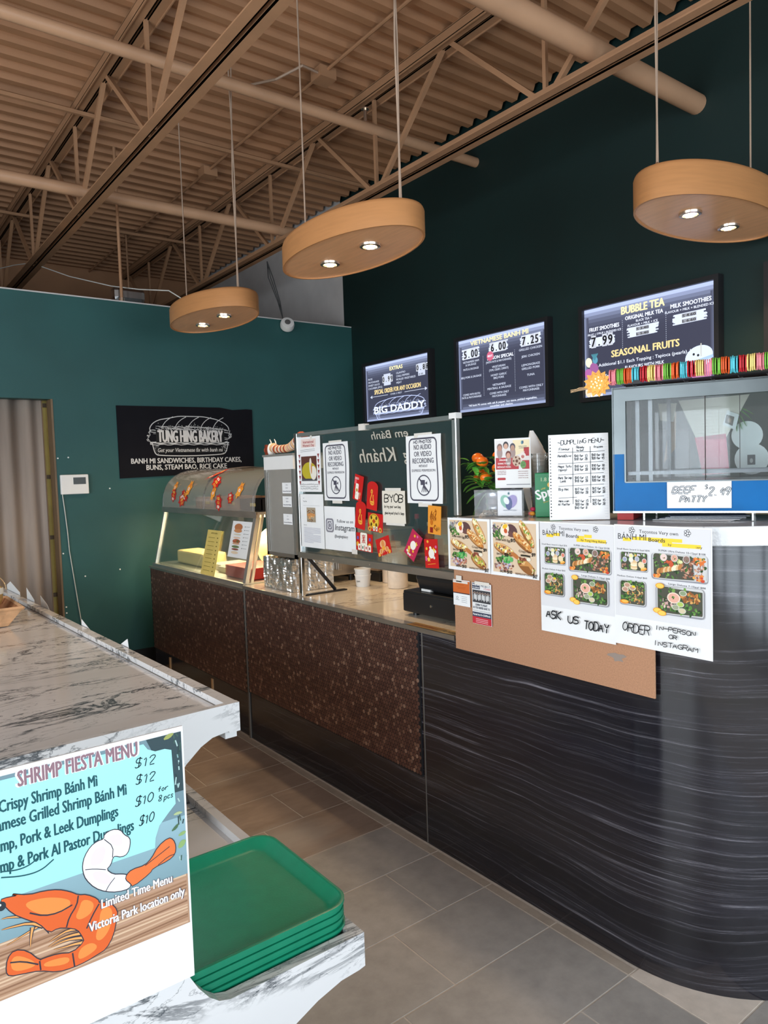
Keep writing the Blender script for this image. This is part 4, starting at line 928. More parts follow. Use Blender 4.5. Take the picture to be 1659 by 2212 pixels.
def coins2(P, W, H):
    for k in range(9): a, b_ = P.r.uniform(.1, .9) * W, P.r.uniform(.05, .95) * H; P.ell(a, b_, .006, .006, ['#e9b23c', '#d9609a', '#e8e0d8'][k % 3])
    for cx, cy in ((.3, .3), (.7, .62)):
        P.poly([(W * cx + .013 * (1 if k % 2 == 0 else .45) * math.cos(k * math.pi / 5 + 1.57), H * cy + .013 * (1 if k % 2 == 0 else .45) * math.sin(k * math.pi / 5 + 1.57)) for k in range(10)], '#f0c64a')
    P.ell(W * .52, H * .5, .018, .02, '#f0e8e0'); P.line([(W * .2, H * .12), (W * .8, H * .16)], .002, G_)
def lanterns(P, W, H):
    for cx, cy, r in ((.5, .62, .022), (.3, .25, .014), (.72, .28, .014)): P.ell(W * cx, H * cy, r, r * .85, '#e8b080'); P.ell(W * cx, H * cy, r * .5, r * .8, '#d98a4c'); P.line([(W * cx, H * cy - r), (W * cx, H * cy - r * 1.7)], .002, '#f0d0a0')
    P.ell(W * .5, H * .38, .012, .010, G_)
    for a in (.12, .88): P.ell(W * a, H * .1, .009, .009, '#e9a23c')
def brush(P, W, H):
    for _ in range(7):
        x, y = P.r.uniform(.12, .75) * W, P.r.uniform(.5, .9) * H; P.line(chaikin([(x + P.r.uniform(0, .022), y + P.r.uniform(-.02, .02)) for _ in range(4)]), .0022, '#8a4410')
    P.blobs(W * .68, H * .2, W * .22, H * .14, ['#a86420', '#8a4a14', '#c98a34'], 20, .006); P.rect(W * .18, H * .05, .018, .022, '#8a2418'); P.ell(W * .3, H * .42, .008, .012, '#c06a1c')
envelope(2.728, 1.475, .068, .118, -14, 'red envelope with two white figures, top of the envelope group', 'env_red', luck, 1)
envelope(2.620, 1.440, .078, .128, -8, 'round-topped red envelope with gold snake, upper of the pair', 'env_red', snake, 2, True)
envelope(2.715, 1.350, .078, .128, -9, 'round-topped red envelope with gold snake, lower of the pair', 'env_red', snake, 3, True)
envelope(2.602, 1.320, .110, .082, -4, 'wide red envelope with a large yellow coin beside the BYOB note', 'env_red', coin, 4)
envelope(2.690, 1.226, .126, .082, -3, 'wide red envelope with a white and green game tile', 'env_red', tilecard, 5)
envelope(2.545, 1.218, .100, .078, 16, 'tilted red envelope with pink lantern faces beside the bag rolls', 'env_red', lanterns, 6)
envelope(2.338, 1.235, .074, .118, -32, 'strongly tilted pink-red envelope with gold stars', 'env_pink', coins2, 7)
envelope(2.222, 1.208, .082, .118, 3, 'upright red envelope with coins hanging over the lower rail', 'env_red', coins2, 8)
envelope(2.197, 1.345, .078, .115, -3, 'orange envelope with brown brush drawing by the right glass post', 'env_orange', brush, 9)
# ================================================================ THINGS ON THE COUNTERS
# foil wrapped stand, steamer tower, steel box, cups, rolls, till
random.seed(3)
def crumple(name, x0, x1, y0, y1, z0, z1, label, cat):
    bm = bmesh.new(); bmesh.ops.create_cube(bm, size=1)
    bmesh.ops.subdivide_edges(bm, edges=bm.edges, cuts=22, use_grid_fill=True)
    for v in bm.verts:
        p = v.co; q = Vector((x0 + (p.x + .5) * (x1 - x0), y0 + (p.y + .5) * (y1 - y0), z0 + (p.z + .5) * (z1 - z0)))
        n = math.sin(q.x * 75 + q.z * 16 + math.sin(q.y * 40) * 3) * math.sin(q.y * 85 + q.z * 22 + math.sin(q.x * 51) * 2)
        q += Vector((random.uniform(-1, 1) * .0012 + n * .0055, random.uniform(-1, 1) * .0012 + n * .0055, (random.uniform(-1, 1) * .0015 + n * .006) * (1 if p.z > -.49 else 0)))
        v.co = q - Vector((x0, y0, z0))
    me = bpy.data.meshes.new(name); bm.to_mesh(me); bm.free(); me.materials.append(MATS['foil'])
    return tag(link(name, me, None, (x0, y0, z0)), label, cat)
crumple('foil_box', 1.945, 2.205, 3.405, 3.735, .908, 1.082, 'crumpled foil wrapped box at the base of the steamer cabinet', 'box')
t = thing('steamer_cabinet', 'tall narrow steel and glass steamer cabinet left of the glass screen', 'cabinet', (1.96, 3.39, 1.095))
x0, x1, y0, y1, z0, z1 = 1.962, 2.20, 3.385, 3.715, 1.092, 1.660
MB().box(x0, x1, y0, y1, z0, z0 + .02).build('base', 'steel', t); MB().box(x0, x1, y0, y1, z1 - .085, z1 - .012).build('head_panel', 'white_plastic', t)
MB().box(x0 - .006, x1 + .004, y0 - .004, y1 + .004, z1 - .012, z1).build('top', 'steel_dull', t); MB().box(x1 - .008, x1, y0, y1, z0, z1 - .03).build('back_panel', 'tower_in', t)
for a, b_ in ((x0, y0), (x0, y1 - .022), (x1 - .012, y0), (x1 - .012, y1 - .022)): MB().box(a, a + .012, b_, b_ + .022, z0, z1 - .085).build('corner_post', 'alu', t)
MB().box(x0 + .002, x0 + .005, y0 + .02, y1 - .02, z0 + .02, z1 - .085).build('glass_door', 'tower_glass', t); MB().box(x0 - .001, x0 + .002, y1 - .045, y1 - .035, z0 + .03, z1 - .1).build('door_trim', 'alu', t)
MB().box(x0 + .02, x1, y1 - .006, y1 - .002, z0, z1 - .085).build('side_panel', 'tower_in', t)
for z in (1.17, 1.26, 1.35, 1.45): MB().box(x0 + .015, x1 - .01, y0 + .01, y1 - .01, z, z + .004).build('shelf', 'steel', t)
for k, (z, a, b_) in enumerate(((1.476, 'LOLA', '$2.25'), (1.402, 'BAO', '$3.50'), (1.306, 'PORK BAO', '$3.25'))):
    o, P, g = poster('price_label', 3.505, z - .032, .098, .058, ['uppermost white price label on the steamer cabinet', 'middle white price label on the steamer cabinet', 'lowest white price label on the steamer cabinet'][k], 'label', k, x=1.958)
    P.text(['5 PCS', 'X BAO', 'P.S.'][k], .05, .042, .007, '#8a8a98'); P.text(['$2.50', '$2.50', '$3.50'][k], .05, .026, .007, '#8a8a98'); P.text(['Steamed Bun Small', 'Steamed Bun Medium', 'Steamed Meat Bun'][k], .05, .009, .006, '#4a4a60', w=.084, bold=.02); P.build(o, g, UX, VX)
# striped paper dragon on the cabinet
t = thing('paper_dragon', 'striped orange and cream paper dragon lying on the steamer cabinet', 'ornament', (2.0, 3.4, 1.66))
pts = [(2.02, 3.70 - .33 * k / 60, 1.690 + .052 * max(0, (k - 26) / 34) ** 1.6 + .012 * max(0, (12 - k) / 12) ** 2) for k in range(61)]
pal = ['#d9c39a', '#e8a27a', '#8c3a24', '#f0c8a8', '#c9b98a', '#efe6da', '#b5482c', '#e8b08a', '#d8d2c8', '#a84a30']
b = MB()
for k in range(60):
    c = C(pal[(k * 7 + k // 9) % 10]); r0 = .023 + .013 * max(0, (k - 34) / 24) + (.005 * (1 - k / 10) if k < 10 else 0)
    for h_ in (0,): b.tube([pts[k], pts[k + 1]], r0, 14, col=c, caps=True)
b.build('body', 'folded', t, smooth=50)
b = MB(); b.sphere((2.02, 3.722, 1.690), .030, 14, 10, (.9, .55, 1.3), C('#ece8e2')); b.box(2.005, 2.035, 3.715, 3.745, 1.625, 1.665, C('#ece8e2')); b.build('head', 'folded', t, smooth=60)
b = MB(); b.box(1.99, 2.00, 3.728, 3.748, 1.655, 1.72, C('#7a3018')); b.sphere((2.0, 3.757, 1.69), .010, 8, 6, (1, 1, 1.6), C('#a8402a')); b.sphere((2.0, 3.745, 1.665), .008, 8, 6, (1, 1, 2), C('#c9923c')); b.build('mane', 'folded', t)
for dy, dx in ((3.72, 0), (3.685, .01)):
    MB().tube([(2.02 + dx, dy, 1.715), (2.02 + dx, dy + .005, 1.735), (2.02 + dx, dy + .018, 1.75)], .006, 6, .002).build('horn', 'bag_white', t, smooth=60)

t = thing('steel_dispenser', 'low stainless steel box behind the foil wrapped stand', 'appliance', (2.23, 3.53, .906))
MB().box(2.23, 2.46, 3.53, 3.84, .945, 1.085).build('body', 'steel', t, bev=.006); MB().box(2.225, 2.465, 3.525, 3.845, 1.085, 1.093).build('lid', 'steel_dull', t)
for x in (2.26, 2.43):
    for y in (3.56, 3.80): MB().cyl((x, y, .906), (x, y, .946), .016, 12).build('foot', 'black_plastic', t)
MB().box(2.30, 2.335, 3.5, 3.53, .98, 1.06).build('spout', 'steel', t, bev=.006)
def cup(x, y, z, label):
    t = thing('paper_tub', label, 'cup', (x, y, z), 'white tubs stacked on the marble counter')
    MB().lathe(x, y, [(.0375, z), (.038, z + .002), (.045, z + .062), (.0478, z + .063), (.0478, z + .069), (.0435, z + .069), (.037, z + .004)], 28, caps=True).build('body', 'white_plastic', t, smooth=50)
    return t
t = cup(2.34, 3.31, .906, 'lower white paper tub of the stack of two')
P = Print(1); P.text('DIM', 0.012, .018, .009, '#5a5a58', bold=.03); P.build(t, (2.34 - .0425, 3.31 - .0, .915), (0.35, -1, 0), VX, name='lettering', off=.002)
cup(2.34, 3.31, .938, 'upper white paper tub of the stack of two')
for x, y, h, l in ((2.44, 3.12, .225, 'wrapped roll of bags nearest the till'), (2.54, 3.30, .235, 'wrapped roll of bags behind the front roll')):
    t = thing('bag_roll', l, 'roll', (x, y, .906), 'wrapped rolls behind the glass')
    MB().lathe(x, y, [(.052, .907), (.056, .912), (.057, .906 + h - .006), (.052, .906 + h), (.022, .906 + h), (.02, .906 + h - .02)], 28).build('wrapped_roll', 'clear_wrap', t, smooth=50)
# till
t = thing('cash_drawer', 'black cash drawer on the marble counter beside the tall counter', 'cash drawer', (1.99, 2.12, .906))
MB().box(1.995, 2.40, 2.12, 2.515, .922, 1.018).build('body', 'black_plastic', t, bev=.006); MB().box(1.990, 1.996, 2.125, 2.51, .927, 1.006).build('drawer', 'black_plastic', t, bev=.002)
for x in (2.03, 2.36):
    for y in (2.15, 2.47): MB().cyl((x, y, .906), (x, y, .924), .013, 10).build('foot', 'black_plastic', t)
MB().cyl((1.987, 2.32, .968), (1.991, 2.32, .968), .006, 10).build('lock', 'chrome', t)
t = thing('till_terminal', 'black angled till terminal standing on the cash drawer', 'till', (2.05, 2.2, 1.019))
MB().prism([(2.03, 1.020), (2.32, 1.020), (2.32, 1.13), (2.26, 1.155), (2.06, 1.13), (2.005, 1.085)], 'y', 2.11, 2.445).build('body', 'black_plastic', t, bev=.012)
MB().prism([(2.012, 1.083), (2.05, 1.12), (2.053, 1.117), (2.016, 1.080)], 'y', 2.13, 2.43).build('cover_seam', 'grey_plastic', t)
MB().tube([(2.07, 2.40, 1.13), (2.07, 2.40, 1.16)], .008, 8).build('stem', 'grey_plastic', t); MB().box(2.03, 2.10, 2.14, 2.46, 1.158, 1.172).build('display', 'black_plastic', t, bev=.003)
MB().box(2.022, 2.06, 2.36, 2.42, 1.020, 1.030).build('paper_slot', 'white_plastic', t)

# display case
dcx = thing('food_display_case', 'heated glass food display case with slanted front and rounded clear hood', 'display case', (1.9, 3.88, .888))
Y0, Y1 = 3.885, 5.41
MB().box(1.885, 2.64, Y0, Y1, .888, .912).build('base_rail', 'alu', dcx)
b = MB(); b.add([(1.905, Y0 + .04, .912), (1.905, Y1 - .02, .912), (1.998, Y1 - .02, 1.312), (1.998, Y0 + .04, 1.312), (1.909, Y0 + .04, .912), (1.909, Y1 - .02, .912), (2.002, Y1 - .02, 1.312), (2.002, Y0 + .04, 1.312)], [(0, 1, 2, 3), (7, 6, 5, 4), (0, 4, 5, 1), (3, 2, 6, 7)]); b.build('front_glass', 'glass', dcx)
for y in (Y0, Y1 - .03):
    w_ = .035 if y == Y0 else .022
    MB().prism([(1.898, .912), (1.922, .912), (2.015, 1.315), (1.991, 1.315)], 'y', y, y + w_).build('corner_frame', 'alu', dcx)
MB().prism([(1.935, .912), (1.952, .912), (2.043, 1.315), (2.026, 1.315)], 'y', Y0 + .0, Y0 + .018).build('corner_frame', 'alu', dcx)
MB().box(1.985, 2.64, Y0 - .01, Y1 + .01, 1.312, 1.328).build('shelf', 'alu', dcx); MB().box(1.982, 1.990, Y0 - .01, Y1 + .01, 1.292, 1.33).build('shelf_lip', 'steel', dcx)
MB().box(2.60, 2.64, Y0, Y0 + .03, .912, 1.312).build('rear_post', 'alu', dcx); MB().box(2.60, 2.64, Y1 - .03, Y1, .912, 1.312).build('rear_post', 'alu', dcx); MB().box(2.55, 2.57, 4.75, 4.80, .912, 1.312).build('rear_post', 'pine', dcx)
MB().box(2.05, 2.10, Y0 + .1, Y1 - .1, 1.290, 1.306).build('heat_lamp', 'case_lamp', dcx)
b = MB(); b.add([(1.93, Y1 - .026, .914), (2.6, Y1 - .026, .914), (2.6, Y1 - .026, 1.31), (2.015, Y1 - .026, 1.31)], [(0, 1, 2, 3)]); b.build('side_glass', 'glass', dcx)
prof = [(1.987, 1.328), (1.990, 1.38), (1.998, 1.43), (2.015, 1.475), (2.045, 1.52), (2.09, 1.557), (2.14, 1.580), (2.20, 1.597), (2.30, 1.605), (2.55, 1.60)]
def hood(y0, y1):
    b = MB(); n = len(prof); b.add([(x, y0, z) for x, z in prof] + [(x, y1, z) for x, z in prof], [(i, i + 1, n + i + 1, n + i) for i in range(n - 1)]); return b
hood(4.66, Y1).build('hood_panel', 'hood', dcx, smooth=80, recalc=False); hood(3.90, 4.655).build('hood_panel', 'hood', dcx, smooth=80, recalc=False)
for y in (Y1, 4.66, 4.645, 3.93): MB().tube([(x, y, z + .001) for x, z in prof], .005, 6).build('hood_rib', 'acrylic', dcx, smooth=60)
rnd.seed(5)
for k, (y0, y1, x0, c) in enumerate(((4.72, 5.05, 2.10, 'cardboard'), (4.28, 4.66, 2.08, 'cardboard'), (3.95, 4.24, 2.06, 'black_plastic'))):
    t = thing('food_tray', ['cardboard tray under the hood at the far end', 'cardboard tray under the hood in the middle', 'black tray under the hood beside the steamer cabinet'][k], 'tray', (x0, y0, 1.328), 'trays on the display case shelf')
    b = MB(); b.box(x0, x0 + .36, y0, y1, 1.329, 1.334); b.box(x0, x0 + .006, y0, y1, 1.334, 1.40); b.box(x0 + .354, x0 + .36, y0, y1, 1.334, 1.40); b.box(x0, x0 + .36, y0, y0 + .006, 1.334, 1.40); b.box(x0, x0 + .36, y1 - .006, y1, 1.334, 1.40); b.build('tray', c, t)
    MB().box(x0 - .002, x0, y0 + .08, y0 + .15, 1.355, 1.375).build('label', 'yellow_sheet', t)
# festive red cutouts stuck to the hood
def hood_pt(s):
    L = [0]; 
    for a, b_ in zip(prof, prof[1:]): L.append(L[-1] + math.hypot(b_[0] - a[0], b_[1] - a[1]))
    for i in range(len(prof) - 1):
        if s <= L[i + 1]: f = (s - L[i]) / (L[i + 1] - L[i]); a, b_ = prof[i], prof[i + 1]; return a[0] + (b_[0] - a[0]) * f, a[1] + (b_[1] - a[1]) * f, (-(b_[1] - a[1]), b_[0] - a[0])
    return prof[-1][0], prof[-1][1], (0, 1)
cut = [(5.20, .15, .09, .03, 60), (5.19, .09, .05, .09, -10), (5.02, .06, .07, .09, 20), (4.93, .14, .12, .035, 62), (4.64, .27, .15, .03, 66), (4.52, .19, .08, .07, 70), (4.50, .11, .035, .10, 8), (4.40, .05, .05, .10, -5), (4.23, .08, .045, .07, 8), (4.12, .13, .10, .035, 62), (4.98, .09, .07, .06, -30)]
CUTL = ['orange cutout strip high at the far end of the hood', 'red cutout low at the far end of the hood', 'large red cutout cluster low on the far hood panel', 'red slanting strip above the large cluster on the far hood panel', 'orange strip along the very top of the hood', 'red star cutout high on the near hood panel', 'orange hanging strip below the red star cutout', 'red cutout hanging lowest on the near hood panel', 'small red cutout at mid height right of the lowest one', 'orange slanting strip nearest the steamer cabinet', 'red cutout overlapping the large far cluster']
for k, (y, s, w_, h_, rot) in enumerate(cut):
    x, z, nn = hood_pt(s); L = math.hypot(*nn); N = Vector((nn[0] / L, 0, nn[1] / L)); U = Vector((0, -1, 0)); V = N.cross(U); 
    if V.z < 0: V = -V
    a = R_(rot - 90 if rot > 45 else rot); U2 = U * math.cos(a) + V * math.sin(a); V2 = -U * math.sin(a) + V * math.cos(a)
    w_ *= 1.7
    if rot > 45: w_, h_ = h_ * 1.9, w_ * .62
    org = Vector((x, y, z)) + N * .006 - U2 * w_ / 2 - V2 * h_ / 2
    out = []
    for q in range(14):
        th = 2 * math.pi * q / 14; rr = 1 + .18 * (1 if q % 2 else -1); out.append((w_ / 2 * (1 + rr * math.cos(th)), h_ / 2 * (1 + rr * math.sin(th))))
    if U2.cross(V2).dot(N) < 0: U2 = -U2; org = org - U2 * w_
    o = sheet('festive_cutout', org, U2, V2, w_, h_, 'env_red' if k % 3 else 'env_orange', .0008, outline=out)
    tag(o, CUTL[k], 'decoration', 'festive cutouts on the display hood')
    P = Print(k)
    for q in range(3): P.rrect(w_ * .3, h_ * (.12 + .27 * q), w_ * .4, h_ * .19, min(w_, h_) * .05, ['#e8b04c', '#f0d8c8', '#e08a3c'][(q + k) % 3]); P.line([(w_ * .38, h_ * (.16 + .27 * q)), (w_ * .62, h_ * (.27 + .27 * q))], .003, '#a02418')
    P.build(o, tuple(org), U2, V2)
# sheets taped inside the slanted glass
sl = Vector((.093, 0, .40)).normalized()
def slant(y, z): return (1.905 + .093 * (z - .912) / .4 - .004, y, z)
o, P, g = poster('price_sheet', 0, 0, .215, .30, 'long yellow price list on the slanted display glass', 'price list', 1, U=UX, V=sl, org=slant(4.545, .905), mt='yellow_sheet')
P.text('APPETIZERS', .108, .275, .009, '#6a5a20', w=.10, bold=.02)
for k in range(9): P.line([(.03, .25 - k * .027), (.13, .25 - k * .027)], .003, '#8a7a34'); P.rect(.165, .247 - k * .027, .014, .007, '#6a5a20')
P.build(o, g, UX, sl)
o, P, g = poster('burger_poster', 0, 0, .262, .225, 'white poster of a stacked burger on the slanted display glass', 'poster', 1, U=UX, V=sl, org=slant(4.19, 1.048))
c = .09
for yy, cc, rx, ry in ((.188, '#b9744a', .055, .022), (.165, '#c98a5c', .055, .012), (.142, '#d8ccb4', .052, .005), (.122, '#e0c0a8', .05, .005), (.10, '#a85a3c', .052, .014), (.085, '#c9a080', .05, .006), (.066, '#6a7a50', .052, .008), (.05, '#8a4a3c', .048, .006), (.030, '#e2cdb0', .05, .009)): P.ell(c, yy, rx, ry, cc, n=20)
P.blobs(c, .10, .048, .01, ['#8a3c28', '#c97a5a', '#5c6a3c'], 20, .006)
for k in range(7): P.rect(.175, .19 - k * .022, .008, .005, '#444'); P.line([(.19, .193 - k * .022), (.24, .193 - k * .022)], .002, '#888')
P.build(o, g, UX, sl)
# food inside the case
t = thing('wrapped_loaf', 'pale wrapped loaf at the far end inside the display case', 'loaf', (2.1, 5.0, .913)); MB().box(2.02, 2.20, 4.78, 5.26, .914, 1.01).build('loaf', 'yellow_bag', t, bev=.015)
for k, (x, y) in enumerate(((2.06, 4.64), (2.02, 4.42))):
    t = thing('white_dish', ['white rectangular dish beside the wrapped loaf', 'white rectangular dish behind the yellow price list'][k], 'dish', (x, y, .913), 'dishes in the display case')
    MB().box(x, x + .2, y - .08, y + .08, .914, .918).build('bottom', 'white_plastic', t); b = MB(); b.box(x - .01, x, y - .09, y + .09, .914, .95); b.box(x + .2, x + .21, y - .09, y + .09, .914, .95); b.box(x, x + .2, y - .09, y - .08, .914, .95); b.box(x, x + .2, y + .08, y + .09, .914, .95); b.build('rim', 'white_plastic', t)
tag(MB().box(1.965, 2.215, 3.96, 4.30, .914, .985).build('red_carton', 'red_card', loc=(2.0, 4.1, .914), bev=.004), 'red carton at the near end inside the display case', 'carton')
for k, (x, y, r) in enumerate(((2.36, 4.35, .15), (2.34, 4.03, .13))):
    b = MB(); b.sphere((x, y, .914 + r * .96), r, 18, 12, (.8, 1, .95)); o = b.build('bread_bag', 'yellow_bag', loc=(x, y, .914), smooth=60)
    tag(o, ['pale bag of bread behind the burger poster', 'pale bag of bread at the near end of the case'][k], 'bag', 'bread bags in the case')
l = bpy.data.lights.new('case_light', 'AREA'); l.shape = 'RECTANGLE'; l.size = .05; l.size_y = 1.3; l.energy = 20; l.color = (1, .78, .45)
lo = bpy.data.objects.new('case_light', l); COL.objects.link(lo); lo.location = (2.2, 4.65, 1.285)

# ---------------------------------------------------------------- on the tall counter
ZT = 1.366
# oranges in a silver pot
t = thing('orange_plant', 'little plant with oranges in a dimpled silver pot', 'potted plant', (2.03, 2.00, ZT))
b = MB(); prof2 = [(.034, ZT), (.037, ZT + .006)] + [(.037 + .003 * math.sin(k * 1.9), ZT + .006 + .009 * k) for k in range(1, 9)] + [(.039, ZT + .085), (.035, ZT + .085), (.033, ZT + .06)]
b.lathe(2.057, 1.996, prof2, 26); b.build('pot', 'silver_pot', t, smooth=40)
MB().lathe(2.057, 1.996, [(.033, ZT + .07), (.033, ZT + .075)], 16).build('soil', 'dark_wood', t)
cs = [(2.02, 2.095, 1.588), (2.00, 2.050, 1.572), (2.03, 2.093, 1.531), (2.01, 2.042, 1.512), (2.04, 2.005, 1.546), (2.05, 2.120, 1.505), (2.06, 2.020, 1.594)]
for i, c_ in enumerate(cs):
    c_ = (c_[0] + .03, c_[1] - .015, c_[2])
    MB().tube([(2.057, 1.996, ZT + .07), ((2.057 + c_[0]) / 2, (1.996 + c_[1]) / 2 - .005, (ZT + .07 + c_[2]) / 2 + .01), c_], .002, 5).build('twig', 'stem', t)
    MB().sphere(c_, .0240, 18, 12, (1, 1, .86)).build('orange', 'orange', t, smooth=80)
rnd.seed(12)
def leaf(p, d, L, w_):
    d = Vector(d).normalized(); s = d.cross(Vector((0, 0, 1))); s = s.normalized() if s.length > .1 else Vector((1, 0, 0)); up = s.cross(d)
    b = MB(); vs = []; n = 6
    for i in range(n + 1):
        u = i / n; ww = w_ * math.sin(math.pi * min(1, u * .93 + .04)) ** .8; c_ = Vector(p) + d * L * u - Vector((0, 0, 1)) * L * .25 * u * u
        vs += [tuple(c_ - s * ww + up * ww * .3), tuple(c_), tuple(c_ + s * ww + up * ww * .3)]
    fs = []
    for i in range(n): fs += [(3 * i, 3 * i + 1, 3 * i + 4, 3 * i + 3), (3 * i + 1, 3 * i + 2, 3 * i + 5, 3 * i + 4)]
    b.add(vs, fs); return b
for i in range(34):
    c_ = rnd.choice(cs); c_ = Vector((c_[0] + .03, c_[1] - .015, c_[2] - .02)); a = rnd.uniform(0, 6.28)
    leaf(c_, (math.cos(a) * .6, math.sin(a), rnd.uniform(-.3, .5)), rnd.uniform(.045, .072), .0125).build('leaf', ('leaf', 'leaf_dark')[i % 2], t, smooth=60, recalc=False)
for i in range(30):
    c_ = cs[i % 7]; sd_ = (-1, 1)[i % 2]
    leaf((c_[0] + .012 - .02 * rnd.random(), c_[1] - .015 + sd_ * .012, c_[2] + rnd.uniform(-.035, .004)), (-.25, sd_ * rnd.uniform(.5, 1), rnd.uniform(-.5, .5)), rnd.uniform(.04, .06), .0135).build('leaf', ('leaf', 'leaf', 'leaf_dark')[i % 3], t, smooth=60, recalc=False)
for k, (dy, dz) in enumerate(((.10, .0), (.085, -.03), (-.07, .01), (-.085, -.0), (.03, -.05), (.06, .03), (-.05, .03))):
    leaf((2.04, 1.996 + .03, 1.475 + dz * .5), (-.2, dy * 8, dz * 8), .095, .019).build('leaf', 'leaf', t, smooth=60, recalc=False)
# charity box
Mc = frameM((1.911, 1.963, ZT), (.4388, -.8986, 0), (.8986, .4388, 0))
t = thing('donation_box', 'clear donation box with coins and a green and blue heart emblem', 'donation box', (1.911, 1.963, ZT))
W_, D_, H_ = .19, .10, .100
for nm, a in (('front_wall', (0, W_, 0, .002, 0, H_)), ('back_wall', (0, W_, D_ - .002, D_, 0, H_)), ('side_wall', (0, .002, 0, D_, 0, H_)), ('side_wall', (W_ - .002, W_, 0, D_, 0, H_)), ('lid', (0, W_, 0, D_, H_ - .002, H_)), ('divider', (.085, .087, 0, D_, 0, H_))): MB(Mc).box(*a).build(nm, 'acrylic', t)
MB(Mc).box(.090, W_ - .008, .003, .0045, .004, H_ - .004).build('insert_card', 'paper', t)
P = Print(2); P.ell(.028, .052, .019, .026, '#7fb5a0', .5, 20); P.ell(.050, .052, .019, .026, '#9a8ec0', -.5, 20); P.ell(.039, .045, .013, .024, '#3a4a82', 0, 20); P.ell(.030, .055, .010, .014, '#e2e6e6', .5); P.ell(.039, .082, .004, .005, '#3a6a78'); P.text('WORLD ACTION', .042, .018, .004, '#4a5a7a', w=.05, bold=.03)
P.build(t, tuple(Mc @ Vector((.094, .0025, .004))), (.4388, -.8986, 0), VX, name='emblem', off=.001)
b = MB(Mc)
for i in range(90):
    x, y, z = rnd.uniform(.012, W_ - .012), rnd.uniform(.012, D_ - .012), rnd.uniform(.003, .016); ax = Vector((rnd.uniform(-1, 1), rnd.uniform(-1, 1), rnd.uniform(.4, 2))).normalized() * .0008
    b.cyl(tuple(Vector((x, y, z)) - ax), tuple(Vector((x, y, z)) + ax), .011, 10)
cn = b.build('coins', 'coins', t); cn['kind'] = 'stuff'
t2 = thing('charity_card', 'red and white charity card with child portraits above the donation box', 'card', tuple(Mc @ Vector((.066, .05, H_ + .005))))
cw, ch = .138, .185
Mo = Mc @ Vector((.066, .055, H_ + .004))
s = sheet('panel', tuple(Mo), (.4388, -.8986, 0), VX, cw, ch, 'paper', .003); s.parent = t2; s.location = Vector(s.location) - WL[t2.name]
P = Print(4); P.rect(.004, .072, .130, .106, '#dcd8d6', 2, 2); P.poly([(.07, .178), (.134, .178), (.134, .14), (.08, .12)], '#e8d9b4'); P.rect(.004, .070, .088, .044, '#b03a40'); P.rect(.112, .118, .020, .032, '#b03a40'); P.rect(.105, .070, .027, .032, '#b03a40')
for x, y, hair, sk in ((.020, .150, '#7c6560', '#b58472'), (.044, .157, '#3c3a40', '#c9a08c'), (.070, .150, '#4c4a58', '#b08a78'), (.053, .122, '#6a3a34', '#c99a86')):
    P.ell(x, y - .018, .011, .022, '#a08c88' if hair != '#3c3a40' else '#d8d4d2'); P.ell(x, y + .003, .0105, .014, hair, n=18); P.ell(x, y - .001, .0078, .0105, sk, n=18)
P.ell(.085, .100, .017, .020, '#c8b09c', n=20); P.poly([(.085 + .006 * math.cos(k * 1.257), .100 + .007 * math.sin(k * 1.257)) for k in range(5)], '#6a4434')
for k in range(5): P.ell(.085 + .012 * math.cos(k * 1.257 + .6), .100 + .014 * math.sin(k * 1.257 + .6), .0035, .004, '#6a4434')
P.ell(.108, .118, .012, .013, '#e6dcd6'); P.ell(.108, .116, .006, .007, '#b8746c')
for k in range(4): P.line([(.104 + k * .003, .120), (.102 + k * .004, .136)], .0018, '#e6dcd6')
P.ell(.109, .086, .011, .014, '#6a9a5c'); P.text('AGE OF', .109, .090, .0035, '#2c4a24', w=.014, bold=.04); P.text('HOPE', .109, .082, .004, '#2c4a24', w=.013, bold=.04)
P.text('IMAGINE', .034, .102, .006, '#f2e8e6', w=.030, bold=.04); P.text('GOING TO BED', .036, .089, .006, '#f2e8e6', w=.048, bold=.04); P.text('WITHOUT FOOD.', .036, .076, .006, '#f2e8e6', w=.054, bold=.04)
P.text('WORLD ACTION', .108, .152, .0035, '#3a4a52', w=.030, bold=.03); P.text('FOUNDATION', .108, .146, .0035, '#3a4a52', w=.027, bold=.03); P.ell(.106, .168, .004, .007, '#5a8a9a'); P.ell(.110, .169, .002, .006, '#3a4a72')
for k, (s_, x, y) in enumerate((('YOU ARE INVITED TO', .026, .062), ('HELP FEED KIDS', .026, .056), ('AROUND THE WORLD', .026, .050), ('JOIN US IN AIDING', .108, .060), ('THE HELPLESS IN', .108, .052), ('CANADA AND', .108, .044), ('ACROSS THE GLOBE', .108, .036))): P.text(s_, x, y, .003, '#8c4a50', w=.034 if k < 3 else .038, bold=.02)
P.rrect(.009, .030, .032, .009, .004, '#b03a40'); P.line([(.044, .013), (.134, .013)], .0022, '#5a5a68')
P.build(t2, tuple(Mo), (.4388, -.8986, 0), VX)
MB(Mc).box(.13, .14, .058, .066, H_ + .0, H_ + .12).build('support', 'acrylic', t2)
